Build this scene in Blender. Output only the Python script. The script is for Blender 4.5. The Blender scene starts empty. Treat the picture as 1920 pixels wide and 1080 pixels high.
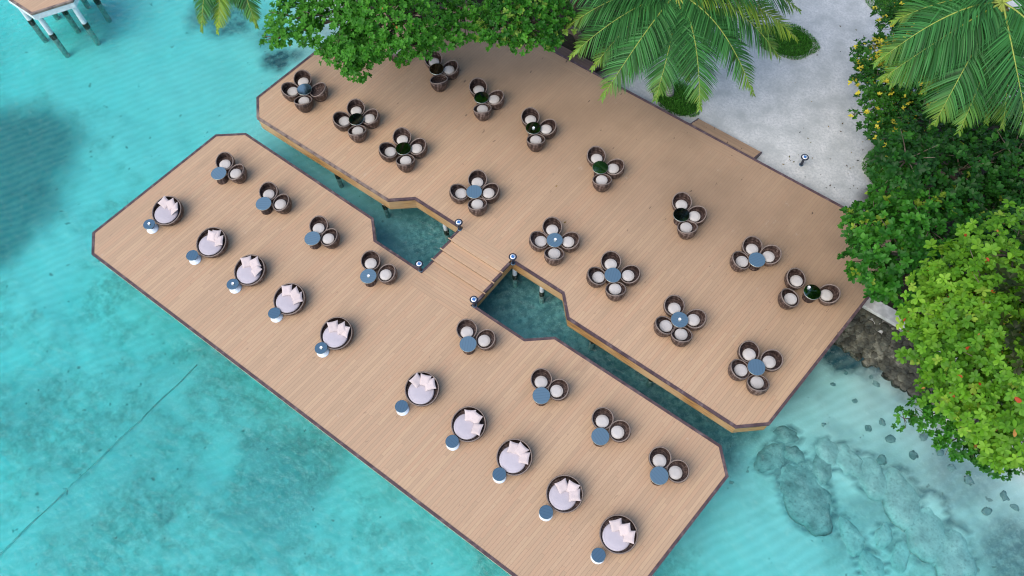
import bpy, math, random
import numpy as np
from mathutils import Vector, Matrix
rng = np.random.default_rng(7)
random.seed(7)
PI = math.pi
sc = bpy.context.scene
COL = sc.collection

# ------------------------------------------------------------------ data (metres; X runs along the decks, Y towards the shore)
CLUSTERS = [('C1', 0.45, -10.885, 11.975, [('above', -11.273, 12.3), ('left of', -11.321, 11.656), ('right of', -10.496, 12.236), ('below', -10.662, 11.684)]),
 ('C2', 0.45, -7.668, 12.066, [('above', -8.03, 12.459), ('left of', -8.079, 11.774), ('right of', -7.314, 12.465), ('below', -7.374, 11.766)]),
 ('C3', 0.45, -4.788, 12.05, [('above', -5.164, 12.428), ('left of', -5.237, 11.64), ('right of', -4.418, 12.427), ('below', -4.485, 11.771)]),
 ('C4', 0.45, -0.705, 12.062, [('above', -0.9, 12.503), ('left of', -1.141, 11.741), ('right of', -0.203, 12.44), ('below', -0.313, 11.731)]),
 ('C13', 0.45, 3.634, 12.108, [('above', 3.303, 12.455), ('left of', 3.191, 11.807), ('right of', 4.097, 12.42), ('below', 3.868, 11.75)]),
 ('C14', 0.45, 6.601, 12.134, [('above', 6.286, 12.515), ('left of', 6.184, 11.805), ('right of', 7.106, 12.547), ('below', 6.914, 11.81)]),
 ('C15', 0.45, 9.95, 11.996, [('above', 9.567, 12.319), ('left of', 9.635, 11.507), ('right of', 10.39, 12.362), ('below', 10.226, 11.647)]),
 ('C12', 0.45, 13.498, 11.988, [('above', 13.009, 12.356), ('left of', 13.107, 11.629), ('right of', 13.801, 12.537), ('below', 13.771, 11.596)]),
 ('C5', 0.45, -6.454, 16.611, [('above', -6.823, 16.9), ('right of', -6.033, 16.992), ('below', -6.17, 16.355)]),
 ('C6', 0.45, -3.631, 16.476, [('above', -3.998, 16.78), ('right of', -3.173, 16.798), ('below', -3.334, 16.141)]),
 ('C7', 0.45, -0.58, 16.438, [('above', -0.94, 16.771), ('right of', -0.169, 16.786), ('below', -0.252, 16.119)]),
 ('C8', 0.45, 3.161, 16.395, [('above', 2.784, 16.722), ('right of', 3.576, 16.72), ('below', 3.447, 16.062)]),
 ('C9', 0.45, 7.417, 16.36, [('above', 7.167, 16.82), ('right of', 7.853, 16.682), ('below', 7.788, 16.092)]),
 ('C10', 0.45, 11.167, 16.291, [('above', 10.796, 16.664), ('left of', 10.763, 15.991), ('right of', 11.456, 16.753)]),
 ('C11', 0.45, 13.764, 16.276, [('above', 12.999, 16.447), ('left of', 13.168, 15.559), ('right of', 14.288, 16.566)]),
 ('L1', 0, -11.146, 6.25, [('above', -11.369, 6.809), ('right of', -10.597, 6.725)]),
 ('L2', 0, -8.297, 6.255, [('above', -8.532, 6.774), ('right of', -7.755, 6.716)]),
 ('L3', 0, -5.265, 6.201, [('above', -5.453, 6.774), ('right of', -4.759, 6.629)]),
 ('L4', 0, -2.022, 6.21, [('above', -2.386, 6.779), ('right of', -1.523, 6.728)]),
 ('L5', 0, 3.404, 6.207, [('above', 3.027, 6.623), ('right of', 3.811, 6.741)]),
 ('L6', 0, 7.144, 6.148, [('above', 6.793, 6.647), ('right of', 7.504, 6.693)]),
 ('L7', 0, 9.978, 6.125, [('above', 9.686, 6.714), ('right of', 10.418, 6.69)]),
 ('L8', 0, 12.64, 6.157, [('above', 12.352, 6.685), ('right of', 13.069, 6.657)])]
DAYBEDS = [((-11.724, 3.38), (-11.868, 2.503), [(-12.091, 3.725), (-11.732, 3.782), (-11.439, 3.758)]), ((-8.886, 3.394), (-9.113, 2.51), [(-9.032, 3.695), (-8.909, 3.85), (-8.597, 3.705)]), ((-6.503, 3.368), (-6.637, 2.535), [(-6.85, 3.667), (-6.488, 3.893), (-6.212, 3.606)]), ((-4.138, 3.35), (-4.207, 2.578), [(-4.465, 3.689), (-4.068, 3.744), (-3.762, 3.724)]), ((-1.428, 3.331), (-1.508, 2.543), [(-1.688, 3.549), (-1.36, 3.684), (-1.112, 3.763)]), ((3.05, 3.514), (2.825, 2.551), [(2.58, 3.796), (2.915, 4.037), (3.251, 4.054)]), ((5.444, 3.455), (5.358, 2.608), [(5.324, 3.836), (5.574, 3.88), (5.867, 3.564)]), ((7.704, 3.442), (7.63, 2.65), [(7.508, 3.797), (7.773, 3.902), (8.059, 3.719)]), ((10.083, 3.418), (9.918, 2.533), [(9.881, 3.679), (10.245, 3.902), (10.437, 3.667)]), ((12.552, 3.363), (12.377, 2.388), [(12.333, 3.657), (12.672, 3.702), (12.963, 3.612)])]
BOLLARDS = [(-0.275, 10.385, 0.45, 0.55), (-0.584, 7.929, 0, 0.55), (2.662, 10.372, 0.45, 0.55), (2.378, 7.948, 0, 0.55), (10.344, 22.508, 0, 0.8)]
TREES = {'almond_top': [(-9.812, 12.26, 6.0, 1.3), (-8.229, 13.19, 6.0, 1.91), (-7.493, 12.626, 5.2, 1.01), (-6.285, 13.832, 6.6, 1.9), (-6.069, 16.075, 5.0, 1.72), (-5.116, 17.454, 4.4, 1.22), (-7.03, 13.314, 5.2, 1.11), (-5.485, 14.62, 5.0, 0.71), (-4.499, 15.787, 5.0, 0.61), (-10.508, 11.356, 5.2, 0.56), (-6.919, 12.25, 4.6, 0.51), (-5.857, 14.039, 4.4, 0.36), (-5.268, 14.895, 4.4, 0.31), (-7.351, 12.344, 4.8, 0.61), (-4.392, 18.243, 4.0, 0.71), (-7.431, 14.872, 8.0, 2.26), (-6.425, 18.037, 8.2, 1.47), (-15.2, 17.2, 11, 3.0), (-10.5, 22.8, 11, 3.2)],
 'bright_top': [(-3.013, 17.836, 5.0, 1.11), (-2.065, 18.496, 5.0, 1.21), (-3.244, 17.156, 4.8, 0.71), (-2.035, 17.675, 4.6, 0.61), (-1.231, 18.539, 4.6, 0.61), (-1.466, 19.482, 5.0, 0.91), (-2.924, 19.121, 6.0, 1.81), (0.0, 23.0, 11, 2.6), (5.6, 22.9, 11, 2.1)],
 'deckside': [(14.408, 18.127, 4.2, 1.22), (15.575, 17.396, 4.8, 1.62), (14.804, 17.08, 3.6, 1.02), (16.226, 16.719, 4.0, 1.12), (15.963, 18.512, 5.2, 1.72), (13.867, 18.319, 3.6, 0.72), (15.701, 16.686, 3.2, 0.62), (13.628, 18.909, 3.6, 0.51), (15.067, 19.759, 5.0, 1.32), (14.115, 19.707, 4.2, 0.81)],
 'dark_mid': [(16.722, 25.462, 4.6, 1.62), (16.174, 24.087, 4.8, 1.52), (18.314, 21.617, 5.2, 1.62), (13.959, 19.533, 6.8, 1.29), (14.61, 22.207, 4.6, 1.62), (14.058, 22.194, 3.8, 1.12), (15.88, 21.665, 5.2, 1.92), (17.638, 20.707, 5.0, 1.92), (16.903, 19.902, 4.6, 1.52), (14.38, 21.154, 3.6, 0.82), (17.316, 23.116, 5.4, 2.02), (18.825, 20.476, 4.5, 1.63)],
 'yellow': [(10.599, 27.404, 2.8, 0.93), (12.741, 24.172, 2.8, 0.93), (13.529, 23.402, 3.2, 1.13), (11.961, 25.038, 2.8, 0.93), (13.634, 24.579, 3.4, 1.23), (13.784, 26.235, 3.6, 1.53), (10.509, 30.251, 3.0, 1.03), (11.526, 30.481, 3.4, 1.43), (10.599, 27.404, 2.8, 0.93), (10.568, 26.644, 2.6, 0.62), (10.717, 29.201, 3.0, 1.13), (11.258, 25.992, 2.8, 0.82), (12.303, 26.469, 3.4, 1.43), (12.531, 25.245, 3.0, 0.92), (12.36, 24.616, 2.6, 0.52), (12.305, 28.698, 3.4, 1.43), (10.417, 26.183, 2.4, 0.31), (11.166, 24.519, 2.2, 0.21), (11.917, 24.148, 2.2, 0.31)],
 'bright_right': [(19.458, 15.287, 6.4, 1.7), (18.433, 15.705, 7.0, 2.19), (18.005, 14.767, 6.4, 1.6), (19.62, 13.719, 6.6, 2.2), (17.133, 16.128, 6.4, 1.0), (18.5, 17.598, 7.2, 1.69), (17.82, 13.848, 5.6, 0.91), (20.341, 12.743, 5.6, 1.26), (21.473, 12.932, 5.2, 1.31), (19.087, 13.105, 5.6, 1.11), (17.221, 14.76, 5.4, 0.61), (20.131, 14.774, 7.5, 2.57), (21.201, 12.315, 4.8, 0.81)],
 'low_branch': [(19.123, 12.513, 3.8, 0.66), (18.614, 12.058, 3.6, 0.41), (19.533, 12.723, 4.2, 0.81), (20.5, 12.483, 4.2, 1.02), (21.554, 12.434, 4.2, 0.87), (20.201, 12.059, 3.8, 0.61), (21.302, 12.165, 3.8, 0.61)]}
PALMS = {'p1': ((3.242, 22.51, 0.0), (2.612, 22.305, 6.3), [(-0.74, 19.233, 5.0), (0.0, 18.406, 4.4), (2.178, 17.591, 3.9), (1.122, 18.392, 4.3), (4.123, 18.754, 4.0), (2.702, 18.827, 4.6), (5.883, 19.503, 3.9), (4.883, 20.008, 4.6), (7.41, 21.219, 4.2), (6.24, 21.806, 4.8), (7.472, 23.244, 4.6), (7.652, 24.307, 4.9), (7.132, 25.132, 5.6), (-0.215, 21.751, 6.6), (3.704, 26.128, 6.8), (0.187, 26.199, 7.0), (1.835, 26.124, 7.0), (-1.639, 19.888, 5.8)]),
 'p2': ((16.928, 33.259, 0.0), (13.767, 24.648, 10.2), [(11.649, 21.01, 8.2), (12.031, 21.283, 7.9), (11.203, 21.186, 8.6), (13.168, 21.818, 7.8), (14.108, 21.033, 7.2), (14.994, 21.554, 7.0), (16.193, 22.506, 7.2), (10.936, 22.788, 9.2), (17.126, 22.395, 7.4), (14.628, 22.611, 7.8), (17.192, 23.811, 8.4), (10.538, 24.063, 10.0), (10.664, 25.95, 10.6), (12.547, 27.675, 11.0), (16.336, 26.222, 10.0), (15.656, 22.705, 6.9), (14.6, 26.83, 11.0)]),
 'p3': ((-19.34, 15.208, -0.3), (-14.391, 12.706, 7.0), [(-13.708, 9.863, 5.0), (-13.238, 10.283, 4.8), (-11.65, 11.298, 5.2), (-12.298, 11.572, 5.6), (-15.608, 10.666, 6.0), (-16.713, 11.295, 7.0), (-12.226, 13.66, 6.4), (-16.4, 14.044, 8.0), (-14.254, 15.124, 8.0), (-15.074, 10.582, 5.6)])}
CORAL = [(16.745, 15.331, 0.12), (18.413, 16.475, 0.26), (18.648, 16.043, 0.2), (18.052, 15.562, 0.22), (16.564, 14.599, 0.16), (19.327, 16.434, 0.2), (19.55, 16.194, 0.18), (17.657, 14.398, 0.14), (18.66, 13.666, 0.2), (18.957, 14.227, 0.2), (19.617, 13.756, 0.24), (19.71, 12.793, 0.28), (20.631, 13.696, 0.24), (21.446, 14.328, 0.22), (20.633, 14.579, 0.26), (22.829, 13.957, 0.26), (21.014, 14.95, 0.14), (17.065, 12.763, 0.12), (17.705, 15.672, 0.12), (17.809, 16.344, 0.16), (22.094, 14.067, 0.22), (24.237, 14.177, 0.25), (24.732, 14.017, 0.2), (23.937, 13.264, 0.25)]
REEF = [(17.893, 9.839, 1.45, 0.95, 0.15), (16.05, 10.421, 0.55, 0.75, 0.5), (16.086, 11.575, 0.5, 0.35, 0.9), (17.853, 11.254, 0.7, 0.4, -0.3), (16.677, 11.013, 0.5, 0.4, 0.4), (17.731, 11.916, 0.45, 0.55, 1.2), (18.624, 12.077, 0.75, 0.5, 0.2), (19.61, 12.027, 0.9, 0.65, 0.1), (20.991, 11.956, 1.1, 0.7, -0.2), (20.084, 9.467, 0.85, 0.4, 0.1), (22.01, 9.979, 0.35, 0.6, 0.8), (21.307, 8.795, 0.9, 0.5, 0.1), (21.103, 10.21, 0.35, 0.5, 0.9), (22.346, 11.495, 1.3, 0.8, -0.5), (23.651, 11.043, 1.2, 0.7, -0.4)]
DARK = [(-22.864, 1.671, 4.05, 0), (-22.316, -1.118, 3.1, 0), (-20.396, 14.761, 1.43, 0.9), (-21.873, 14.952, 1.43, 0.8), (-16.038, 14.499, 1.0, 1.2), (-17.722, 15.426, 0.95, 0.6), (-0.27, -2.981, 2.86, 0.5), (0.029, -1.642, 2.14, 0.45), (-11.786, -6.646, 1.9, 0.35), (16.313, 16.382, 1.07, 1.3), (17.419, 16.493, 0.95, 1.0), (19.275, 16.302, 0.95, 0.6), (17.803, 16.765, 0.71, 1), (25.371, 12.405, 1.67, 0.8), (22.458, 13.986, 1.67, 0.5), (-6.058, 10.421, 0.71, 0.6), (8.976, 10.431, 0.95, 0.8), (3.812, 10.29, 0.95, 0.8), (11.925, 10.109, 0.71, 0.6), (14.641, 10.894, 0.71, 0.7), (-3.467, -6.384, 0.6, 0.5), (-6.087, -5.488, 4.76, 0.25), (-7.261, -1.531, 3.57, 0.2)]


def plan(x, y, z=0.0):
    """deck plan (metres along and across) to ground: the two deck axes meet at about 85 degrees"""
    return (x * (1.0085 - .0064 * z) + y * (.0931 - .0007 * z) - .0922 * z, y * (.9916 - .0061 * z) + .1995 * z)

# ------------------------------------------------------------------ mesh helpers
class MB:
    """collects polygons, then links them as one mesh object"""
    def __init__(s):
        s.v = []; s.f = []; s.uv = []; s.smooth = []
    def add(s, verts, faces, uvs=None, smooth=False):
        b = len(s.v); s.v.extend([tuple(map(float, p)) for p in verts])
        for i, f in enumerate(faces):
            s.f.append(tuple(b + k for k in f))
            s.uv.append([uvs[k] for k in f] if uvs else [(0, 0)] * len(f))
            s.smooth.append(smooth)
    def box(s, x0, x1, y0, y1, z0, z1):
        v = [(x, y, z) for z in (z0, z1) for y in (y0, y1) for x in (x0, x1)]
        s.add(v, [(0, 2, 3, 1), (4, 5, 7, 6), (0, 1, 5, 4), (2, 6, 7, 3), (0, 4, 6, 2), (1, 3, 7, 5)])
    def prism(s, poly, z0, z1, top=True, bottom=True):
        n = len(poly)
        v = [(x, y, z0) for x, y in poly] + [(x, y, z1) for x, y in poly]
        f = [(i, (i + 1) % n, n + (i + 1) % n, n + i) for i in range(n)]
        if top: f.append(tuple(range(n, 2 * n)))
        if bottom: f.append(tuple(reversed(range(n))))
        s.add(v, f)
    def lathe(s, prof, seg=32, c=(0, 0, 0), smooth=True, uvr=1.0):
        """prof: list of (r, z); closed on the axis where r == 0"""
        v = []; uv = []; L = 0; f = []
        for i, (r, z) in enumerate(prof):
            if i: L += math.hypot(r - prof[i-1][0], z - prof[i-1][1])
            for k in range(seg + 1):
                a = 2 * PI * k / seg
                v.append((c[0] + r * math.cos(a), c[1] + r * math.sin(a), c[2] + z)); uv.append((a * uvr, L))
        for i in range(len(prof) - 1):
            for k in range(seg):
                a, b = i * (seg + 1) + k, i * (seg + 1) + k + 1
                d, e = a + seg + 1, b + seg + 1
                if prof[i][0] < 1e-6: f.append((a, e, d))
                elif prof[i+1][0] < 1e-6: f.append((a, b, d))
                else: f.append((a, b, e, d))
        s.add(v, f, uv, smooth)
    def tube(s, pts, radii, seg=8, cap=True):
        pts = [Vector(p) for p in pts]; v = []; f = []; n = len(pts); uv = []
        if not hasattr(radii, '__len__'): radii = [radii] * n
        L = 0
        for i, p in enumerate(pts):
            if i: L += (p - pts[i-1]).length
            t = (pts[min(i + 1, n - 1)] - pts[max(i - 1, 0)]).normalized()
            u = t.cross(Vector((0.13, 0.29, 1)) if abs(t.z) < .95 else Vector((1, 0.1, 0))).normalized(); w = t.cross(u)
            for k in range(seg):
                a = 2 * PI * k / seg
                v.append(p + (u * math.cos(a) + w * math.sin(a)) * radii[i]); uv.append((k / seg, L))
        for i in range(n - 1):
            for k in range(seg):
                f.append((i * seg + k, i * seg + (k + 1) % seg, (i + 1) * seg + (k + 1) % seg, (i + 1) * seg + k))
        if cap: f += [tuple(reversed(range(seg))), tuple(range((n - 1) * seg, n * seg))]
        s.add(v, f, uv, True)
    def plan(s, z, o=(0, 0), b=(0, 0)):
        s.v = [(*[q - r for q, r in zip(plan(x + o[0], y + o[1], z), b)], w) for x, y, w in s.v]; return s
    def build(s, name, mat, parent=None, loc=None):
        me = bpy.data.meshes.new(name); me.from_pydata(s.v, [], s.f)
        uvl = me.uv_layers.new(name='UVMap')
        flat = [c for fu in s.uv for uv in fu for c in uv]
        uvl.data.foreach_set('uv', flat)
        me.polygons.foreach_set('use_smooth', s.smooth)
        me.materials.append(mat); me.update()
        o = bpy.data.objects.new(name, me); COL.objects.link(o)
        if parent: o.parent = parent
        if loc: o.location = loc
        return o

def np_mesh(name, V, F, mat, parent=None, col=None, smooth=False):
    """V (n,3), F (m,4) quads or (m,3) tris; col (n,3) point colours"""
    me = bpy.data.meshes.new(name)
    V = np.asarray(V, np.float32); F = np.asarray(F, np.int32); k = F.shape[1]
    me.vertices.add(len(V)); me.vertices.foreach_set('co', V.ravel())
    me.loops.add(F.size); me.loops.foreach_set('vertex_index', F.ravel())
    me.polygons.add(len(F)); me.polygons.foreach_set('loop_start', np.arange(0, F.size, k, dtype=np.int32))
    me.update(calc_edges=True)
    if smooth: me.polygons.foreach_set('use_smooth', np.ones(len(F), bool))
    if col is not None:
        a = me.attributes.new('tone', 'FLOAT_COLOR', 'POINT')
        c = np.ones((len(V), 4), np.float32); c[:, :np.shape(col)[1]] = col; a.data.foreach_set('color', c.ravel())
    me.materials.append(mat); me.validate()
    o = bpy.data.objects.new(name, me); COL.objects.link(o)
    if parent: o.parent = parent
    return o

def tag(o, label=None, cat=None, group=None, kind=None):
    if label: o['label'] = label
    if cat: o['category'] = cat
    if group: o['group'] = group
    if kind: o['kind'] = kind
    return o
def thing(name, label, cat, loc=(0, 0, 0), rz=0, group=None):
    o = bpy.data.objects.new(name, None); COL.objects.link(o); o.empty_display_size = .2
    o.location = loc; o.rotation_euler = (0, 0, rz)
    return tag(o, label, cat, group)
def dup(root, loc, rz, label, group=None, skip=()):
    r = root.copy(); COL.objects.link(r); r.location = loc; r.rotation_euler = (0, 0, rz)
    r['label'] = label
    if group: r['group'] = group
    for ch in root.children:
        if ch.name.split('.')[0] in skip: continue
        c = ch.copy(); COL.objects.link(c); c.parent = r
        for g in ch.children:
            d = g.copy(); COL.objects.link(d); d.parent = c
    return r

# ------------------------------------------------------------------ numpy value noise
def _hash(ix, iy, s):
    n = (ix * 374761393 + iy * 668265263 + s * 974711) & 0x7fffffff
    n = ((n ^ (n >> 13)) * 1274126177) & 0x7fffffff
    return ((n ^ (n >> 16)) & 0xffff) / 65535.0
def vnoise(x, y, s=0):
    x = np.asarray(x, float); y = np.asarray(y, float)
    ix = np.floor(x).astype(np.int64); iy = np.floor(y).astype(np.int64); fx = x - ix; fy = y - iy
    fx = fx * fx * (3 - 2 * fx); fy = fy * fy * (3 - 2 * fy)
    a, b, c, d = _hash(ix, iy, s), _hash(ix + 1, iy, s), _hash(ix, iy + 1, s), _hash(ix + 1, iy + 1, s)
    return (a * (1 - fx) + b * fx) * (1 - fy) + (c * (1 - fx) + d * fx) * fy
def fbm(x, y, s=0, o=4):
    t = 0; a = .5
    for k in range(o):
        t = t + a * vnoise(x * 2**k, y * 2**k, s + k * 17); a *= .5
    return t / (1 - .5**o)
def sstep(a, b, x):
    t = np.clip((x - a) / (b - a), 0, 1); return t * t * (3 - 2 * t)

# ------------------------------------------------------------------ materials
class NT:
    def __init__(s, name):
        s.m = bpy.data.materials.new(name); s.m.use_nodes = True; s.t = s.m.node_tree; s.t.nodes.clear()
        s.out = s.t.nodes.new('ShaderNodeOutputMaterial')
    def n(s, typ, **kw):
        nd = s.t.nodes.new('ShaderNode' + typ)
        for k, v in kw.items():
            if k.startswith('i_'):
                key = k[2:]; key = int(key) if key.isdigit() else key.replace('_', ' ')
                s.set(nd.inputs[key], v)
            else: setattr(nd, k, v)
        return nd
    def set(s, sock, v):
        if isinstance(v, bpy.types.NodeSocket): s.t.links.new(v, sock)
        elif isinstance(v, bpy.types.Node): s.t.links.new(v.outputs[0], sock)
        elif isinstance(v, (tuple, list)) and len(v) == 3 and sock.type == 'RGBA': sock.default_value = (*v, 1)
        else: sock.default_value = v
    def math(s, op, a, b=0.0, c=None):
        nd = s.n('Math', operation=op); s.set(nd.inputs[0], a); s.set(nd.inputs[1], b)
        if c is not None: s.set(nd.inputs[2], c)
        return nd.outputs[0]
    def mix(s, f, a, b, mode='MIX'):
        nd = s.n('Mix', data_type='RGBA', blend_type=mode); nd.clamp_factor = True
        s.set(nd.inputs[0], f); s.set(nd.inputs[6], a); s.set(nd.inputs[7], b)
        return nd.outputs[2]
    def ramp(s, f, stops):
        nd = s.n('ValToRGB'); s.set(nd.inputs[0], f); e = nd.color_ramp.elements
        while len(e) < len(stops): e.new(.5)
        for el, (p, c) in zip(e, stops):
            el.position = p; el.color = (*c, 1) if len(c) == 3 else c
        return nd.outputs[0]
    def grey(s, f, lo, hi, a=0.0, b=1.0):
        nd = s.n('MapRange', interpolation_type='SMOOTHSTEP'); s.set(nd.inputs[0], f)
        nd.inputs[1].default_value = lo; nd.inputs[2].default_value = hi; nd.inputs[3].default_value = a; nd.inputs[4].default_value = b
        return nd.outputs[0]
    def noise(s, vec, scale, detail=3, rough=.55, col=False):
        nd = s.n('TexNoise'); s.set(nd.inputs['Vector'], vec); nd.inputs['Scale'].default_value = scale
        nd.inputs['Detail'].default_value = detail; nd.inputs['Roughness'].default_value = rough
        return nd.outputs['Color' if col else 'Fac']
    def mapping(s, vec, scale=(1, 1, 1), rot=(0, 0, 0), loc=(0, 0, 0)):
        nd = s.n('Mapping'); s.set(nd.inputs['Vector'], vec); nd.inputs['Scale'].default_value = scale
        nd.inputs['Rotation'].default_value = rot; nd.inputs['Location'].default_value = loc
        return nd.outputs[0]
    def bump(s, h, strength=.3, dist=.01, normal=None):
        nd = s.n('Bump'); s.set(nd.inputs['Height'], h); nd.inputs['Strength'].default_value = strength; nd.inputs['Distance'].default_value = dist
        if normal: s.set(nd.inputs['Normal'], normal)
        return nd.outputs[0]
    def pbr(s, color, rough=.6, normal=None, spec=.5, metal=0.0, **kw):
        b = s.n('BsdfPrincipled'); s.set(b.inputs['Base Color'], color); s.set(b.inputs['Roughness'], rough)
        s.set(b.inputs['Specular IOR Level'], spec); s.set(b.inputs['Metallic'], metal)
        if normal: s.set(b.inputs['Normal'], normal)
        for k, v in kw.items(): s.set(b.inputs[k.replace('_', ' ')], v)
        s.t.links.new(b.outputs[0], s.out.inputs[0]); return b
    def obj(s): return s.n('TexCoord').outputs['Object']
    def uv(s): return s.n('TexCoord').outputs['UV']
    def geo(s): return s.n('NewGeometry').outputs['Position']
    def rnd(s): return s.n('ObjectInfo').outputs['Random']

def mat_plain(name, color, rough=.6, spec=.4, var=.08, scale=8, metal=0.0, bump=0):
    t = NT(name); o = t.obj(); n = t.noise(o, scale, 4)
    c = t.mix(t.grey(n, .3, .7), tuple(k * (1 - var) for k in color), tuple(min(1, k * (1 + var)) for k in color))
    t.pbr(c, rough, t.bump(n, bump, .01) if bump else None, spec, metal); return t.m

def mat_deck(name, along_y=True, base=(.505, .337, .208), width=.145):
    t = NT(name); p = t.geo(); sep = t.n('SeparateXYZ', i_0=p); xs = t.math('SUBTRACT', sep.outputs[0], t.math('MULTIPLY', sep.outputs[1], .0939))
    X, Y = (xs, sep.outputs[1]) if along_y else (sep.outputs[1], xs)
    xb = t.math('DIVIDE', t.math('ADD', X, 100), width); idx = t.math('FLOOR', xb); fx = t.math('FRACT', xb)
    r1 = t.n('TexWhiteNoise', noise_dimensions='1D'); t.set(r1.inputs['W'], idx)
    yb = t.math('DIVIDE', t.math('ADD', Y, t.math('MULTIPLY', r1.outputs[0], 9.0)), 2.9); iy = t.math('FLOOR', yb); fy = t.math('FRACT', yb)
    r2 = t.n('TexWhiteNoise', noise_dimensions='2D'); cv = t.n('CombineXYZ', i_0=idx, i_1=iy); t.set(r2.inputs['Vector'], cv)
    tone = t.ramp(r2.outputs[0], [(0, tuple(k * .94 for k in base)), (.35, base), (.6, (base[0] * 1.03, base[1] * .98, base[2] * .97)), (.82, tuple(k * 1.06 for k in base)), (1, (base[0] * 1.07, base[1] * 1.08, base[2] * 1.06))])
    gv = t.mapping(t.n('CombineXYZ', i_0=xs, i_1=sep.outputs[1]), (14, .9, 1) if along_y else (.9, 14, 1)); grain = t.noise(gv, 2.0, 4)
    tone = t.mix(t.math('MULTIPLY', t.grey(grain, .35, .75), .22), tone, tuple(k * .72 for k in base))
    big = t.noise(p, .16, 3); tone = t.mix(t.grey(big, .45, .75, 0, .25), tone, (base[0] * .84, base[1] * .84, base[2] * .82))
    st = t.noise(t.mapping(p, (1.0, .35, 1)), 1.1, 5, .6); tone = t.mix(t.grey(st, .58, .8, 0, .4), tone, (base[0] * .62, base[1] * .66, base[2] * .66))
    # green-grey weathering on the shore side, deepened to paint in the trees' shade
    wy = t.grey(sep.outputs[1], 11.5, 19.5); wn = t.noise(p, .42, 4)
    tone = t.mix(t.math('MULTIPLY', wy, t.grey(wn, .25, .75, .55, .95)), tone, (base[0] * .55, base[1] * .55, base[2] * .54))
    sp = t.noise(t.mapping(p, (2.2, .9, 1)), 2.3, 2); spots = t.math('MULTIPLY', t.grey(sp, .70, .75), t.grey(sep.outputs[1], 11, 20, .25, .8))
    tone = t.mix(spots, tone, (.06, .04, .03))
    sc_ = t.noise(t.mapping(p, (1.4, 1.0, 1), (0, 0, .4), (7, 3, 0)), 1.5, 5, .7); tone = t.mix(t.grey(sc_, .64, .76, 0, .35), tone, (.62, .52, .42))
    e = t.math('MINIMUM', fx, t.math('SUBTRACT', 1, fx)); gap = t.grey(e, .03, .085, 1, 0)
    ey = t.math('MULTIPLY', t.math('MINIMUM', fy, t.math('SUBTRACT', 1, fy)), 2.9 / width); gy = t.grey(ey, .02, .06, 1, 0)
    g = t.math('MAXIMUM', gap, t.math('MULTIPLY', gy, .8))
    tone = t.mix(t.math('MULTIPLY', g, .46), tone, (.22, .14, .10))
    t.pbr(tone, .62, t.bump(t.math('SUBTRACT', t.math('MULTIPLY', grain, .15), g), .5, .006), .35); return t.m

def mat_trim(name='dark trim'):
    t = NT(name); p = t.geo(); n = t.noise(t.mapping(p, (1.5, 1.5, 1)), 2.2, 5)
    c = t.ramp(n, [(.3, (.055, .032, .036)), (.55, (.10, .062, .066)), (.68, (.17, .125, .12)), (.8, (.36, .30, .26))])
    sp = t.n('SeparateXYZ', i_0=p); wf = t.math('MULTIPLY', t.math('MULTIPLY', t.grey(sp.outputs[0], -4.4, -3.5, 1, 0), t.grey(sp.outputs[1], 9.85, 10.15, 1, 0)), t.grey(sp.outputs[2], .3, .36))
    c = t.mix(t.math('MULTIPLY', wf, t.grey(n, .3, .6, .2, .65)), c, (.34, .26, .20))
    t.pbr(c, .6, t.bump(n, .2, .01), .4); return t.m
def mat_beam(name='golden beam'):
    t = NT(name); p = t.geo(); g = t.noise(t.mapping(p, (1.2, 1.2, 9)), 1.6, 5, .6); b = t.noise(p, .35, 2)
    c = t.ramp(g, [(.28, (.16, .075, .02)), (.5, (.40, .22, .075)), (.75, (.56, .36, .15))])
    c = t.mix(t.grey(b, .4, .65, 0, .6), c, (.60, .44, .25))
    t.pbr(c, .55, t.bump(g, .2, .01), .4); return t.m
def mat_wicker(name='wicker', lite=0.0):
    t = NT(name); u = t.uv(); sep = t.n('SeparateXYZ', i_0=u)
    br = t.n('TexBrick'); t.set(br.inputs['Vector'], t.mapping(u, (1, 1, 1)))
    br.inputs['Scale'].default_value = 14; br.inputs['Color1'].default_value = (1, 1, 1, 1); br.inputs['Color2'].default_value = (.55, .55, .55, 1)
    br.inputs['Mortar'].default_value = (0, 0, 0, 1); br.inputs['Mortar Size'].default_value = .04; br.inputs['Brick Width'].default_value = .6; br.inputs['Row Height'].default_value = .32
    pl = t.noise(t.mapping(u, (7, 1.3, 1)), 1.6, 3); ph = t.noise(t.mapping(u, (1.1, 9, 1)), 1.7, 3)
    m = t.math('ADD', t.math('MULTIPLY', t.grey(pl, .35, .7), .55), t.math('MULTIPLY', t.grey(ph, .4, .7), .45))
    m = t.math('ADD', m, t.math('MULTIPLY', t.math('SUBTRACT', t.rnd(), .5), .25))
    c = t.ramp(m, [(.05, (.028, .015, .013)), (.4, (.085, .050, .040)), (.68, (.20, .135, .112)), (1, (.40, .315, .27))])
    c = t.mix(.6, c, br.outputs['Color'], 'MULTIPLY')
    if lite: c = t.mix(lite, c, (.36, .28, .23))
    t.pbr(c, .42, t.bump(br.outputs['Color'], .5, .006), .5); return t.m
def mat_fabric(name, color, scale=60):
    t = NT(name); o = t.obj(); n = t.noise(o, scale, 2); w = t.noise(o, 4.5, 3)
    r = t.math('ADD', .93, t.math('MULTIPLY', t.rnd(), .12))
    c = t.mix(t.grey(w, .35, .7, 0, .35), color, tuple(k * .84 for k in color))
    hs = t.n('HueSaturation', i_Color=c); t.set(hs.inputs['Value'], r)
    t.pbr(hs.outputs[0], .85, t.bump(t.math('ADD', w, t.math('MULTIPLY', n, .15)), .35, .02), .15, Sheen_Weight=.2); return t.m
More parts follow.
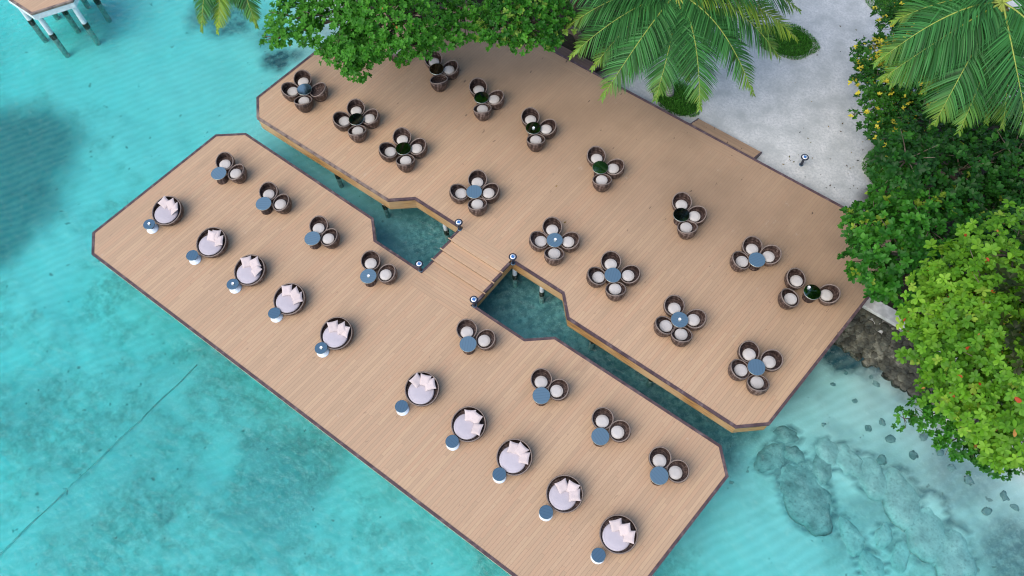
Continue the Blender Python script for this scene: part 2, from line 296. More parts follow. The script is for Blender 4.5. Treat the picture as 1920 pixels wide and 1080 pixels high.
def mat_glasstop(tint):
    t = NT('table glass'); o = t.obj(); sep = t.n('SeparateXYZ', i_0=o)
    st = t.math('FRACT', t.math('MULTIPLY', sep.outputs[0], 9.0)); line = t.grey(t.math('MINIMUM', st, t.math('SUBTRACT', 1, st)), .03, .10, 1, 0)
    c = t.mix(t.math('MULTIPLY', line, .35), tint, tuple(k * .5 for k in tint))
    n = t.noise(o, 1.2, 2)
    t.pbr(c, .07, t.bump(n, .02, .02), .5, 1.0); return t.m
M = {}
GLASS_TINT = (.50, .60, .55)

def mat_leaf(name, trans=.35, rough=.42, gain=1.0):
    t = NT(name); a = t.n('Attribute', attribute_name='tone').outputs['Color']
    hs = t.n('HueSaturation', i_Color=a); hs.inputs['Value'].default_value = gain
    b = t.n('BsdfPrincipled'); t.set(b.inputs['Base Color'], hs.outputs[0]); b.inputs['Roughness'].default_value = rough; b.inputs['Specular IOR Level'].default_value = .22
    tr = t.n('BsdfTranslucent'); t.set(tr.inputs[0], t.mix(1.0, hs.outputs[0], (1.0, 1.15, .5), 'MULTIPLY'))
    mx = t.n('MixShader'); mx.inputs[0].default_value = trans
    t.t.links.new(b.outputs[0], mx.inputs[1]); t.t.links.new(tr.outputs[0], mx.inputs[2]); t.t.links.new(mx.outputs[0], t.out.inputs[0]); return t.m
def mat_bark(name, c0, c1, rings=False):
    t = NT(name); u = t.uv(); o = t.obj(); n = t.noise(o, 6, 5)
    if rings:
        sep = t.n('SeparateXYZ', i_0=u); fr = t.math('FRACT', t.math('MULTIPLY', sep.outputs[1], 7.0)); n = t.math('ADD', t.math('MULTIPLY', n, .6), t.math('MULTIPLY', fr, .4))
    c = t.mix(t.grey(n, .3, .7), c0, c1); t.pbr(c, .85, t.bump(n, .6, .03), .2); return t.m

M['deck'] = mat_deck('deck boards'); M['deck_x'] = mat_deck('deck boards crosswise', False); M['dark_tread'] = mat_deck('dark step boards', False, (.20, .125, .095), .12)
M['trim'] = mat_trim(); M['beam'] = mat_beam()
M['beam_pale'] = mat_plain('bleached beam', (.62, .50, .34), .6, .3, .15, 3)
M['nosing'] = mat_plain('pale nosing', (.52, .35, .22), .6, .3, .1, 5)
M['post'] = mat_plain('white post', (.74, .78, .80), .5, .4, .1, 3)
M['under'] = mat_plain('deck underside', (.05, .04, .035), .9, .2)
M['wicker'] = mat_wicker(); M['rim'] = mat_wicker('wicker rim', .45)
M['cushion'] = mat_fabric('cream cushion', (.56, .525, .485)); M['mattress'] = mat_fabric('lilac grey mattress', (.50, .455, .485), 40); M['pillow'] = mat_fabric('pale pink pillow', (.58, .49, .475), 40)
M['glass'] = mat_glasstop(GLASS_TINT); M['glass_dark'] = mat_glasstop((.30, .41, .42))
M['white_metal'] = mat_plain('white lacquer', (.72, .80, .86), .3, .5, .04)
M['blue_metal'] = mat_plain('blue lacquer', (.07, .13, .19), .4, .5, .1)
M['black_metal'] = mat_plain('black lacquer', (.012, .016, .03), .35, .5, .1)
M['white'] = mat_plain('white ceramic', (.85, .86, .86), .3, .5, .02)
M['panel'] = mat_plain('blue solar panel', (.05, .17, .42), .15, .6, .15, 30)
M['leaf'] = mat_leaf('leaf'); M['palm'] = mat_leaf('palm leaflet', .25, .42)
M['rachis'] = mat_plain('palm rachis', (.27, .33, .06), .5, .3, .15)
M['bark'] = mat_bark('bark', (.10, .075, .055), (.20, .16, .12)); M['palm_bark'] = mat_bark('palm bark', (.16, .15, .14), (.38, .36, .33), True)
M['concrete'] = mat_plain('pale concrete', (.50, .50, .47), .85, .2, .2, 3, 0, .3)
# ------------------------------------------------------------------ decks
def inset(poly, d):
    n = len(poly); out = []
    for i in range(n):
        p0, p1, p2 = Vector(poly[i-1]), Vector(poly[i]), Vector(poly[(i+1) % n])
        a = (p1 - p0).normalized(); b = (p2 - p1).normalized(); na = Vector((-a.y, a.x)); nb = Vector((-b.y, b.x))
        k = na + nb; k = k / (k.dot(na)) if abs(k.dot(na)) > 1e-6 else na
        out.append(tuple(p1 + k * d))
    return out
def ring(mb, outer, inner, z0, z1, skip=()):
    n = len(outer)
    for i in range(n):
        if i in skip: continue
        j = (i + 1) % n
        v = [(*outer[i], z0), (*outer[j], z0), (*inner[j], z0), (*inner[i], z0), (*outer[i], z1), (*outer[j], z1), (*inner[j], z1), (*inner[i], z1)]
        mb.add(v, [(0, 3, 2, 1), (4, 5, 6, 7), (0, 1, 5, 4), (2, 3, 7, 6), (0, 4, 7, 3), (1, 2, 6, 5)])
LOWER = [(-13.02, -.03), (13.0, -.03), (13.97, .85), (13.97, 7.92), (13.05, 8.84), (5.14, 8.84), (4.25, 8.02), (1.62, 8.02), (-1.26, 8.02), (-3.9, 8.02), (-4.8, 8.84), (-12.88, 8.92), (-13.93, 8.0), (-13.93, .76)]
UPPER = [(-12.78, 9.62), (-4.68, 9.68), (-3.82, 10.47), (-1.26, 10.46), (1.62, 10.45), (4.26, 10.44), (5.17, 9.58), (13.17, 9.55), (14.09, 10.44), (14.16, 20.5), (13.3, 21.38), (-13.0, 21.42), (-13.7, 20.6), (-13.76, 10.55)]
def deck(name, poly, z, label, posts, open_edge=(), beam='beam'):
    t = thing(name, label, 'deck', (0, 0, 0))
    poly = [plan(x, y, z) for x, y in poly]; inn = inset(poly, .12)
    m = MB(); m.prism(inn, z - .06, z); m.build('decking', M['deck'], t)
    m = MB(); ring(m, poly, inn, z - .09, z + .012, open_edge); m.build('edge_trim', M['trim'], t)
    f_out = inset(poly, .05); f_in = inset(poly, .16)
    m = MB(); ring(m, f_out, f_in, z - .80, z - .092); m.build('fascia_beam', M[beam], t)
    m = MB(); m.prism(inset(poly, .17), z - .14, z - .065); m.build('underside', M['under'], t)
    for x, y in posts:
        x, y = plan(x, y, z); p = MB(); p.lathe([(.108, -1.5), (.105, -1.45), (.105, z - .15)], 16, (x, y, 0)); o = p.build('support_post', M['post'], t); q = MB(); q.lathe([(.112, -3.6), (.112, -1.5)], 16, (x, y, 0)); q.build('submerged_length', M['submerged'], o)
        s = MB(); s.lathe([(.118, -1.52), (.125, -1.3), (.112, -1.12), (.107, -1.1)], 16, (x, y, 0)); s.build('algae_sleeve', M['algae'], o)
    return t
M['submerged'] = mat_plain('submerged post', (.46, .52, .48), .9, .2, .3, 6)
M['algae'] = mat_plain('algae stain', (.035, .05, .035), .8, .3, .3, 20)
up_posts = [(3.05, 10.68), (1.58, 10.66), (-2.4, 10.70), (12.95, 10.62), (-12.4, 10.6), (-8.6, 10.1), (-5.6, 10.1), (9.2, 10.1), (6.2, 10.1), (-9, 14), (-4, 14), (1, 14), (6, 14), (11, 14)]
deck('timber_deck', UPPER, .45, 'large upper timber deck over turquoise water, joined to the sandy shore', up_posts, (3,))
lo_posts = [(-12.4, 1), (-6.5, 1), (0, 1), (6.5, 1), (12.6, 1), (-12.4, 7.8), (-6.5, 7.8), (-1.2, 7.2), (1.5, 7.2), (6.5, 7.8), (12.4, 7.8)]
deck('timber_deck', LOWER, 0, 'long lower timber deck with daybeds, nearest the open water', lo_posts, (7,), 'beam_pale')

# bridge of three broad steps between the decks
bx0, bx1 = -1.26, 1.62
br = thing('stair_bridge', 'short timber bridge with three wide steps joining the two decks', 'steps', (0, 0, 0))
lv = [(10.36, 9.80, .45), (9.80, 9.24, .30), (9.24, 8.66, .15), (8.66, 7.82, .002)]
for i, (y1, y0, z) in enumerate(lv):
    m = MB(); yy = y0 - (.05 if i < 3 else 0)
    m.box(bx0 + .11, bx1 - .11, y0, y1 + (.27 if i == 0 else 0), z - .12, z + .003); m.plan(.225).build('tread', M['deck_x'], br)
    for xa in (bx0, bx1 - .108):
        e = MB(); e.box(xa, xa + .108, y0 + (.03 if i < 3 else .1), y1, z - .14, z + .014); e.plan(.225).build('side_trim', M['trim'], br)
    if i < 3:
        e = MB(); e.box(bx0 - .04, bx1 + .04, y0 - .018, y0 + .02, z - .04, z + .005); e.plan(.225).build('nosing', M['nosing'], br)
for xa in (bx0 + .02, bx1 - .09):
    m = MB(); m.add([(xa, 7.98, -.55), (xa + .07, 7.98, -.55), (xa + .07, 10.5, -.12), (xa, 10.5, -.12), (xa, 7.98, -.13), (xa + .07, 7.98, -.13), (xa + .07, 10.5, .3), (xa, 10.5, .3)],
          [(0, 3, 2, 1), (4, 5, 6, 7), (0, 1, 5, 4), (2, 3, 7, 6), (0, 4, 7, 3), (1, 2, 6, 5)]); m.plan(.2).build('stringer', M['beam'], br)
def panel(x0, x1, y0, y1, z, par, mat): m = MB(); m.box(x0, x1, y0, y1, z - .02, z + .005); return m.plan(z).build('board_panel', mat, par)
decks = [o for o in COL.objects if o.name.startswith('timber_deck')]
panel(3.0, 6.55, 20.74, 21.27, .45, decks[0], M['deck_x']); panel(-6.6, -2.4, 20.74, 21.27, .45, decks[0], M['deck_x'])
panel(bx0 + .02, bx1 - .02, 7.2, 7.80, 0, decks[1], M['deck_x'])

# steps down to the sand
def sand_steps(x0, x1, label, mat):
    t = thing('deck_steps', label, 'steps', (*plan((x0 + x1) / 2, 21.4, .3), 0), 0); w = (x1 - x0) / 2; PO, PB = ((x0 + x1) / 2, 21.4), plan((x0 + x1) / 2, 21.4, .3)
    for k in range(3):
        m = MB(); z = .36 - .11 * k; m.box(-w, w, .02 + .25 * k, .02 + .25 * k + .222, z - .06, z); m.plan(.3, PO, PB).build('tread', mat, t)
        m = MB(); m.box(-w, w, .02 + .25 * k, .05 + .25 * k, z - .11, z - .062); m.plan(.3, PO, PB).build('riser', M['trim'], t)
    for s in (-1, 1):
        m = MB(); m.add([(s * w, .01, -.05), (s * (w + .06), .01, -.05), (s * (w + .06), .8, -.05), (s * w, .8, -.05), (s * w, .01, .42), (s * (w + .06), .01, .42), (s * (w + .06), .8, .10), (s * w, .8, .10)],
              [(0, 3, 2, 1), (4, 5, 6, 7), (0, 1, 5, 4), (2, 3, 7, 6), (0, 4, 7, 3), (1, 2, 6, 5)]); m.plan(.3, PO, PB).build('side_board', M['trim'], t)
sand_steps(3.12, 6.42, 'timber steps from the upper deck to open pale sand', M['deck_x'])
sand_steps(-6.0, -2.55, 'dark timber steps half hidden between leafy tree and palm', M['dark_tread'])

# hexagonal platform at the far corner
hx, hy, hz = -27.28, 9.5, .6
t = thing('hexagonal_platform', 'small hexagonal timber platform on white posts standing in open water', 'platform', (hx, hy, 0))
hexp = lambda r: [(r * math.cos(k * PI / 3), r * math.sin(k * PI / 3)) for k in range(6)]
m = MB(); m.prism(hexp(2.02), hz - .06, hz); m.build('decking', M['deck'], t)
m = MB(); ring(m, hexp(2.16), hexp(2.02), hz - .1, hz + .012); m.build('edge_trim', M['trim'], t)
m = MB(); ring(m, hexp(2.13), hexp(1.95), hz - .45, hz - .103); m.build('white_beam', M['post'], t)
for k in range(7):
    x, y = (0, 0) if k == 6 else (1.80 * math.cos(k * PI / 3), 1.80 * math.sin(k * PI / 3))
    p = MB(); p.lathe([(.148, -1.5), (.14, hz - .11)], 18, (x, y, 0)); o = p.build('support_post', M['post'], t); q = MB(); q.lathe([(.15, -3.6), (.15, -1.5)], 18, (x, y, 0)); q.build('submerged_length', M['submerged'], o)
    s = MB(); s.lathe([(.155, -1.52), (.163, -1.3), (.154, -1.16), (.15, -1.14)], 18, (x, y, 0)); s.build('algae_sleeve', M['algae'], o)

# ------------------------------------------------------------------ furniture
def interp(pts, z): return float(np.interp(z, [p[0] for p in pts], [p[1] for p in pts]))
def shell(mb_out, mb_rim, R, hfun, floor_z, th=.035, seg=40, rows=9):
    """open wicker tub: outer wall, inner wall down to floor_z; mb_rim gets the rolled rim"""
    v = []; uv = []; f = []
    for i in range(rows + 1):
        for k in range(seg + 1):
            a = 2 * PI * k / seg; z = hfun(a) * i / rows; r = R(z)
            v.append((r * math.cos(a), r * math.sin(a), z)); uv.append((a * .4, z))
    for i in range(rows + 1):
        for k in range(seg + 1):
            a = 2 * PI * k / seg; h = hfun(a); z = h + (floor_z - h) * i / rows; r = R(z) - th
            v.append((r * math.cos(a), r * math.sin(a), z)); uv.append((a * .37 + 3, z))
    W = seg + 1
    for i in range(2 * rows + 1):
        for k in range(seg): f.append((i * W + k, i * W + k + 1, (i + 1) * W + k + 1, (i + 1) * W + k))
    mb_out.add(v, f, uv, True)
    rf = R(floor_z) - th + .005
    mb_out.lathe([(rf, floor_z + .004), (0, floor_z + .004)], seg); mb_out.lathe([(0, .004), (R(0), .004)], seg)
    pts = []
    for k in range(seg + 1):
        a = 2 * PI * k / seg; h = hfun(a); r = R(h) - th / 2; pts.append((r * math.cos(a), r * math.sin(a), h))
    mb_rim.tube(pts, .026, 8, False)
def disc_cushion(r, z0, z1, cx=0, seg=40):
    m = MB(); h = z1 - z0
    m.lathe([(0, z0), (r * .93, z0), (r, z0 + h * .35), (r * .985, z0 + h * .62), (r * .90, z0 + h * .86), (r * .86, z0 + h * .82), (r * .80, z0 + h * .95), (r * .45, z1), (0, z1)], seg, (cx, 0, 0)); return m

cR = lambda z: interp([(0, .30), (.12, .355), (.26, .41), (.40, .435), (.55, .435), (.68, .41), (.80, .37)], z)
ch_h = lambda a: .43 + .31 * ((1 - math.cos(a)) / 2) ** 1.25
def make_chair():
    t = thing('tub_chair', 'x', 'chair'); a, b = MB(), MB(); shell(a, b, cR, ch_h, .33)
    a.build('wicker_shell', M['wicker'], t); b.build('rim', M['rim'], t); disc_cushion(.268, .345, .465, .085).build('seat_cushion', M['cushion'], t); return t
def make_table():
    t = thing('round_table', 'x', 'table')
    m = MB(); m.lathe([(0, .515), (.345, .515), (.36, .53), (.36, .545), (.345, .552)], 44); m.build('table_edge', M['rim'], t)
    m = MB(); m.lathe([(.352, .553), (.352, .562), (.346, .567)], 44); m.lathe([(.346, .567), (0, .567)], 44, smooth=False); m.build('glass_top', M['glass'], t)
    m = MB(); m.lathe([(0, .003), (.26, .003), (.265, .03), (.24, .12), (.19, .26), (.185, .32), (.22, .42), (.26, .513)], 32, uvr=.25); m.build('pedestal', M['wicker'], t); return t
def make_side():
    t = thing('side_table', 'x', 'side table')
    m = MB(); m.lathe([(.262, .402), (.262, .414), (.255, .42)], 40); m.lathe([(.255, .42), (0, .42)], 40, smooth=False); m.build('glass_top', M['glass_dark'], t)
    m = MB(); m.lathe([(.085, .10), (.08, .17), (.13, .26), (.225, .36), (.262, .385), (.268, .401), (0, .401)], 40); m.build('neck', M['blue_metal'], t)
    m = MB(); m.lathe([(0, .003), (.265, .003), (.268, .018), (.225, .045), (.15, .07), (.085, .095), (.085, .10)], 40); m.build('flared_base', M['white_metal'], t); return t
dR = lambda z: interp([(0, .58), (.1, .64), (.22, .69), (.35, .715), (.5, .71), (.62, .68)], z)
db_h = lambda a: .31 + .30 * ((1 - math.cos(a)) / 2) ** 1.3
def make_daybed():
    t = thing('daybed', 'x', 'daybed'); a, b = MB(), MB(); shell(a, b, dR, db_h, .24, .05, 56, 8)
    a.build('wicker_shell', M['wicker'], t); b.build('rim', M['rim'], t); disc_cushion(.535, .245, .385, .09, 56).build('mattress', M['mattress'], t); return t
def pillow_mesh(seed):
    n = 12; r = np.random.default_rng(seed); V = []; F = []
    for s in (1, -1):
        for i in range(n + 1):
            for j in range(n + 1):
                x, y = 2 * i / n - 1, 2 * j / n - 1
                px = x * (1 - .10 * (1 - y * y) * abs(x)); py = y * (1 - .10 * (1 - x * x) * abs(y))
                z = .075 * ((1 - x**4) * (1 - y**4)) ** .55
                z *= 1 - .18 * math.exp(-((x - r.normal() * .02)**2 + y * y) * 6) + .10 * float(vnoise(x * 2 + 9, y * 2 + seed, seed))
                V.append((px * .24, py * .24, s * z))
    W = n + 1
    for s in (0, 1):
        for i in range(n):
            for j in range(n):
                q = [s * W * W + i * W + j, s * W * W + (i + 1) * W + j, s * W * W + (i + 1) * W + j + 1, s * W * W + i * W + j + 1]
                F.append(q if s == 0 else q[::-1])
    return V, F
PIL = []
for sd in range(3):
    V, F = pillow_mesh(sd); me = bpy.data.meshes.new('pillow'); me.from_pydata(V, [], F); me.polygons.foreach_set('use_smooth', [True] * len(F)); me.materials.append(M['pillow']); PIL.append(me)

chair0, table0, side0, daybed0 = make_chair(), make_table(), make_side(), make_daybed()
first = {'c': True, 't': True, 's': True, 'd': True}
def place(key, proto, loc, rz, label, group, skip=()):
    if first[key] and not skip:
        first[key] = False; proto.location = loc; proto.rotation_euler = (0, 0, rz); proto['label'] = label; proto['group'] = group; return proto
    return dup(proto, loc, rz, label, group, skip)
def candle(x, y, z, label):
    m = MB(); m.lathe([(0, 0), (.045, 0), (.06, .03), (.062, .05), (.052, .05), (.045, .03), (0, .028)], 20)
    o = m.build('table_dish', M['white'], None, (x, y, z)); return tag(o, label, 'dish', 'small white dishes on table tops')

TAB = {  # which table is which
 'C1': ('round table at upper deck\'s left corner, its glass half mirroring leaves', 'leaf-mirroring table in the upper deck\'s left corner'),
 'C2': ('black-looking table next to the left-corner table, four chairs round it', 'black table beside the upper deck\'s left-corner table'),
 'C3': ('black-looking four-chair table between another black one and a blue one', 'black four-chair table nearest a blue table'),
 'C4': ('bare blue four-chair table just behind the lamp left of the bridge', 'bare blue table behind the lamp left of the bridge'),
 'C13': ('blue four-chair table with white dish, nearest the bridge on the upper deck', 'dish-topped blue table right of the bridge'),
 'C14': ('bare blue four-chair table between two tables with white dishes', 'bare blue table between two dish-topped ones'),
 'C15': ('blue four-chair table with white dish, third right of the bridge', 'dish-topped blue table third right of the bridge'),
 'C12': ('blue four-chair table nearest the upper deck\'s bottom corner', 'blue table nearest the upper deck\'s bottom corner'),
 'C5': ('black-looking three-chair table right under the overhanging leafy branch', 'black table under the overhanging branch'),
 'C6': ('black-looking three-chair table, second along the back row from the leafy tree', 'back-row black table second from the leafy tree'),
 'C7': ('black-looking three-chair table with a white dish at its centre', 'black table with a centred white dish'),
 'C8': ('bare black-looking three-chair table below the big palm', 'bare black table below the big palm'),
 'C9': ('bare black-looking three-chair table straight below the sand steps', 'black table straight below the sand steps'),
 'C10': ('only blue table of the back row, three chairs round it, near shore trees', 'only blue table of the upper deck\'s back row'),
 'C11': ('round table with white dish on its rim, chairs loosely spread, beside right-hand trees', 'rim-dished table close beside the right-hand trees'),
 'L1': ('bare blue two-chair table nearest the lower deck\'s top corner', 'two-chair table nearest lower deck\'s top corner'),
 'L2': ('bare blue two-chair table second from the lower deck\'s top corner', 'two-chair table second from lower deck\'s top corner'),
 'L3': ('bare blue two-chair table third from the lower deck\'s top corner', 'two-chair table third from lower deck\'s top corner'),
 'L4': ('blue two-chair table with white dish, left of the bridge on lower deck', 'dish-topped two-chair table left of the bridge'),
 'L5': ('bare blue two-chair table on the lower deck, next right of the bridge', 'two-chair table next right of the bridge'),
 'L6': ('bare blue two-chair table, third from the lower deck\'s right end', 'two-chair table third from lower deck\'s right end'),
 'L7': ('bare blue two-chair table, second from the lower deck\'s right end', 'two-chair table second from lower deck\'s right end'),
 'L8': ('bare blue two-chair table nearest the lower deck\'s right end', 'two-chair table nearest lower deck\'s right end'),
}
def nclip(s, n=16): assert len(s.split()) <= n, s; return s
for name, z, tx, ty, chairs in CLUSTERS:
    tl, cl = TAB[name]
    place('t', table0, (tx, ty, z), random.uniform(0, 3), nclip(tl), 'round wicker tables on the decks')
    for side, x, y in chairs:
        d = math.hypot(x - tx, y - ty); a = math.atan2(ty - y, tx - x)
        dd = max(d + .10, .68) if d < .8 else d + .08
        px, py = tx - math.cos(a) * dd, ty - math.sin(a) * dd
        if name == 'C11' and side == 'left of': a -= .25
        bare = (name, side) in (('C1', 'right of'), ('C5', 'below'))
        lab = ('cushionless ' if bare else '') + ('tub chair' if name[0] == 'C' else 'wicker chair') + ' ' + side + ' the ' + cl
        if bare: lab = lab.replace('tub chair', 'chair')
        place('c', chair0, (px, py, z), a + random.uniform(-.12, .12), nclip(lab), 'wicker tub chairs round the tables', ('seat_cushion',) if bare else ())
dup(chair0, (*plan(-10.15, 16.45, .45), .45), 2.2, 'tub chair half hidden under the leafy tree at the top', 'wicker tub chairs round the tables')
zt = .569
for nm, dx, dy, lab in (('C13', .02, .02, 'white dish on the blue table nearest right of the bridge'), ('C15', 0, 0, 'white dish on the blue table third right of the bridge'), ('C7', .02, -.01, 'white dish in the middle of a black table'),
                        ('C11', -.21, .09, 'white dish near the rim of the table by the right-hand trees'), ('L4', .02, 0, 'white dish on the two-chair table left of the bridge')):
    c = [q for q in CLUSTERS if q[0] == nm][0]; candle(c[2] + dx, c[3] + dy, c[1] + zt, lab)
DB = ['first daybed from the lower deck\'s left end', 'second daybed from the lower deck\'s left end', 'third daybed from the lower deck\'s left end', 'fourth daybed from the lower deck\'s left end', 'fifth daybed from left, just before the bare middle',
      'sixth daybed, just right of the bare middle', 'fourth daybed from the lower deck\'s right end', 'third daybed from the lower deck\'s right end', 'second daybed from the lower deck\'s right end', 'last daybed at the lower deck\'s right end']
PW = ['backmost-left', 'middle', 'right-hand']
for i, ((mx, my), (sx, sy), ps) in enumerate(DAYBEDS):
    cx, cy = sum(p[0] for p in ps) / 3 - mx, sum(p[1] for p in ps) / 3 - my
    ang = math.atan2(cy, cx); ang = ang * .5 + PI / 4          # the back, mostly towards the shore
    face = ang + PI
    bx, by = mx + .09 * math.cos(ang), my + .09 * math.sin(ang)
    extra = ['', '', '', '', '', ', pillows lined up', '', '', '', ''][i]
    place('d', daybed0, (bx, by, 0), face, nclip('round wicker bed, ' + DB[i] + extra), 'round wicker daybeds')
    place('s', side0, (sx, sy, 0), random.uniform(0, 3), nclip('blue and white side table beside the ' + DB[i].replace(', just', ' just')), 'hourglass side tables by the daybeds')
    if i in (0, 2, 4): candle(sx + .01, sy + .01, .422, nclip('white dish on the side table of the ' + DB[i].split(',')[0] + (' end' if DB[i].split(',')[0].endswith('left') else '')))
    for k, (px, py) in enumerate(ps):
        o = bpy.data.objects.new('pillow', PIL[(i + k) % 3]); COL.objects.link(o)
        dx, dy = px - mx, py - my; aa = math.atan2(dy, dx); rr = math.hypot(dx, dy); rr = min(rr, .44)
        tilt = random.uniform(.3, .65)
        R = Matrix.Rotation(aa + random.uniform(-.35, .35), 4, 'Z') @ Matrix.Rotation(-tilt, 4, 'Y') @ Matrix.Rotation(random.choice([0, .25, -.3, .75 if i != 5 else .1]), 4, 'Z')
        R.translation = (mx + math.cos(aa) * rr, my + math.sin(aa) * rr, .50 + .02 * (k == 1))
        o.matrix_world = R
        tag(o, nclip(['left', 'middle', 'right'][k] + ' pale pillow of three on the ' + DB[i].replace(', just', ' just')), 'pillow', 'pale throw pillows on the daybeds')

# bollard lamps
BL = ['lamp at the bridge\'s upper left corner', 'lamp at the bridge\'s lower left corner', 'lamp at the bridge\'s upper right corner', 'lamp at the bridge\'s lower right corner', 'lamp standing alone on the pale sand']
def make_lamp(h):
    t = thing('bollard_lamp', 'x', 'lamp')
    m = MB(); m.lathe([(0, .002), (.10, .002), (.10, .02), (.085, .03), (0, .03)], 24); m.build('foot', M['blue_metal'], t)
    m = MB(); m.lathe([(.075, .03), (.06, .10), (.055, h - .18), (.075, h - .08), (.13, h - .045)], 24); m.build('post', M['black_metal'], t)
    m = MB(); m.lathe([(.13, h - .046), (.175, h - .035), (.18, h - .015), (.172, h - .002), (.14, h - .002), (0, h - .004)], 32); hd = m.build('head', M['black_metal'], t)
    m = MB(); m.lathe([(.118, h - .001), (.118, h + .004), (0, h + .004)], 32); m.build('white_ring', M['white'], hd)
    m = MB(); m.box(-.065, .065, -.065, .065, h + .0045, h + .009); m.build('solar_panel', M['panel'], hd); return t
for i, (x, y, z, h) in enumerate(BOLLARDS):
    if i in (0, 4): L0 = make_lamp(.62); L0.location = (x, y, z); L0['group'] = 'black bollard lamps'; L0['label'] = 'black solar ' + BL[i]; L0.rotation_euler = (0, 0, .2)
    else: dup(L0, (x, y, z), .2, 'black solar ' + BL[i])
SKY_S, SUN_S, EXPO = .15, 1.25, .82
# ------------------------------------------------------------------ ground, sea bed and water
SHORE = np.array([(-90, 92), (-24, 27), (-16.5, 20.6), (-12.5, 18.4), (-5, 17.9), (14.2, 17.9), (17.6, 17.7), (19.5, 17.4), (22, 17.5), (25, 17.6), (30, 17.0), (42, 10), (90, -40)], float); SHORE = np.array([plan(x, y) for x, y in SHORE])
def shore_d(x, y):
    best = np.full(x.shape, 1e9); sgn = np.ones(x.shape)
    for (ax, ay), (bx, by) in zip(SHORE[:-1], SHORE[1:]):
        ex, ey = bx - ax, by - ay; t = np.clip(((x - ax) * ex + (y - ay) * ey) / (ex * ex + ey * ey), 0, 1)
        d = np.hypot(x - ax - ex * t, y - ay - ey * t); c = ex * (y - ay) - ey * (x - ax)
        m = d < best - 1e-9; best = np.where(m, d, best); sgn = np.where(m, np.where(c > 0, 1, -1), sgn)
    return best * sgn
def ground_z(x, y):
    d = shore_d(x, y); D = np.maximum(-d, 0)
    n = fbm(x * .55, y * .55, 3) - .5; n2 = fbm(x * 2.1, y * 2.1, 8) - .5
    rev = np.where(D < 2.2, -.25 - .70 * D, -1.79 - .10 * (D - 2.2)); rev = np.maximum(rev, -2.95 - .01 * D)
    bea = -.1 - .62 * D; bea = np.where(D > 2.6, -1.71 - .13 * (D - 2.6), bea); bea = np.maximum(bea, -3.0 - .01 * D)
    wr = sstep(18.2, 21.5, x); wl = sstep(-13, -17, x)
    lef = np.maximum(-.2 - .42 * D, -2.4 - .03 * D)
    sea = rev * (1 - wr) * (1 - wl) + bea * wr + lef * wl
    sea = sea + (n * .35 + n2 * .10) * sstep(.3, 3, D)
    land = .0 + n * .05 * sstep(.5, 3, d) + n2 * .015 + sstep(15, 60, d) * 1.5
    return np.where(d > 0, land, sea), d
def axis(lo, hi, step, far):
    a = list(np.arange(lo, hi + 1e-6, step)); k = step * 1.6; x = lo
    left = []; right = []
    while x > -far: x -= k; left.append(x); k *= 1.35
    k = step * 1.6; x = a[-1]
    while x < far: x += k; right.append(x); k *= 1.35
    return np.array(left[::-1] + a + right)
gx, gy = axis(-38, 30, .21, 170), axis(-16, 46, .21, 170)
GX, GY = np.meshgrid(gx, gy); GZ, GD = ground_z(GX, GY)
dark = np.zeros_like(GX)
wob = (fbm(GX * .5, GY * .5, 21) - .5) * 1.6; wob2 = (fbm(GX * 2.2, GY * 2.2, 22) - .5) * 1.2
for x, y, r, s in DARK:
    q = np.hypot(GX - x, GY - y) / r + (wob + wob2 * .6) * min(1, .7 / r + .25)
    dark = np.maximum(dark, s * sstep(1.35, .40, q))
dark = np.maximum(dark, .85 * sstep(-8, -2, GX + wob) * sstep(7.5, 9.6, GY + wob * .5) * sstep(15.8, 14.3, GX + wob))  # channel bed painted darker for the shade between and under the decks
for x, y, a, b, ang in REEF:
    ca, sa = math.cos(ang - .68), math.sin(ang - .68); u, v = (GX - x) * ca + (GY - y) * sa, -(GX - x) * sa + (GY - y) * ca
    q = np.hypot(u / a, v / b) + wob2 * .22
    dark = np.maximum(dark, .85 * sstep(.82, 1.0, q) * sstep(1.32, 1.04, q))
rcx, rcy = sum(q[0] for q in REEF) / len(REEF), sum(q[1] for q in REEF) / len(REEF)
dark = np.maximum(dark, .42 * sstep(4.6, 1.5, np.hypot(GX - rcx, GY - rcy) + wob * 1.6 + wob2) * sstep(.40, .62, fbm(GX * .8, GY * .8, 77, 5)))
rub = fbm(GX * .30 + 3, GY * .30, 31, 5); rub2 = fbm(GX * 1.1, GY * 1.1, 41, 5)
reefy = sstep(.36, .60, rub * .55 + rub2 * .45) * sstep(-1.5, -6, GD) * np.maximum(sstep(9.0, 3.5, GY), .85 * sstep(14.5, 17.5, GX) * sstep(14.0, 10.0, GY))
soil_shade = np.zeros_like(GX)  # ground under the trees: dark soil, blackened to paint in their shade
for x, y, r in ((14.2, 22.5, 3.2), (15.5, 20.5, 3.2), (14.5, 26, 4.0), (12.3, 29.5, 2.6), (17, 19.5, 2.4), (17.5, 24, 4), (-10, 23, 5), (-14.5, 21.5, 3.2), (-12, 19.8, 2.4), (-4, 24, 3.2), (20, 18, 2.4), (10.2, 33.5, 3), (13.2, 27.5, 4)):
    x, y = plan(x, y); soil_shade = np.maximum(soil_shade, sstep(1.1, .75, np.hypot(GX - x, GY - y) / r + (wob2 * .25)))
teal_patch = np.zeros_like(GX)  # broad dark teal patch in the bed colour
for x, y, r in ((-23.0, 2.2, 3.3), (-21.8, 0.0, 3.2), (-20.9, -1.8, 2.6), (-24.6, .8, 3.6)):
    teal_patch = np.maximum(teal_patch, sstep(1.30, .55, np.hypot(GX - x, GY - y) / r + wob * .22))
colr = np.stack([np.clip(dark, 0, 1.3).ravel(), soil_shade.ravel(), reefy.ravel(), teal_patch.ravel()], 1)
ny, nx = GX.shape; idx = np.arange(nx * ny).reshape(ny, nx)
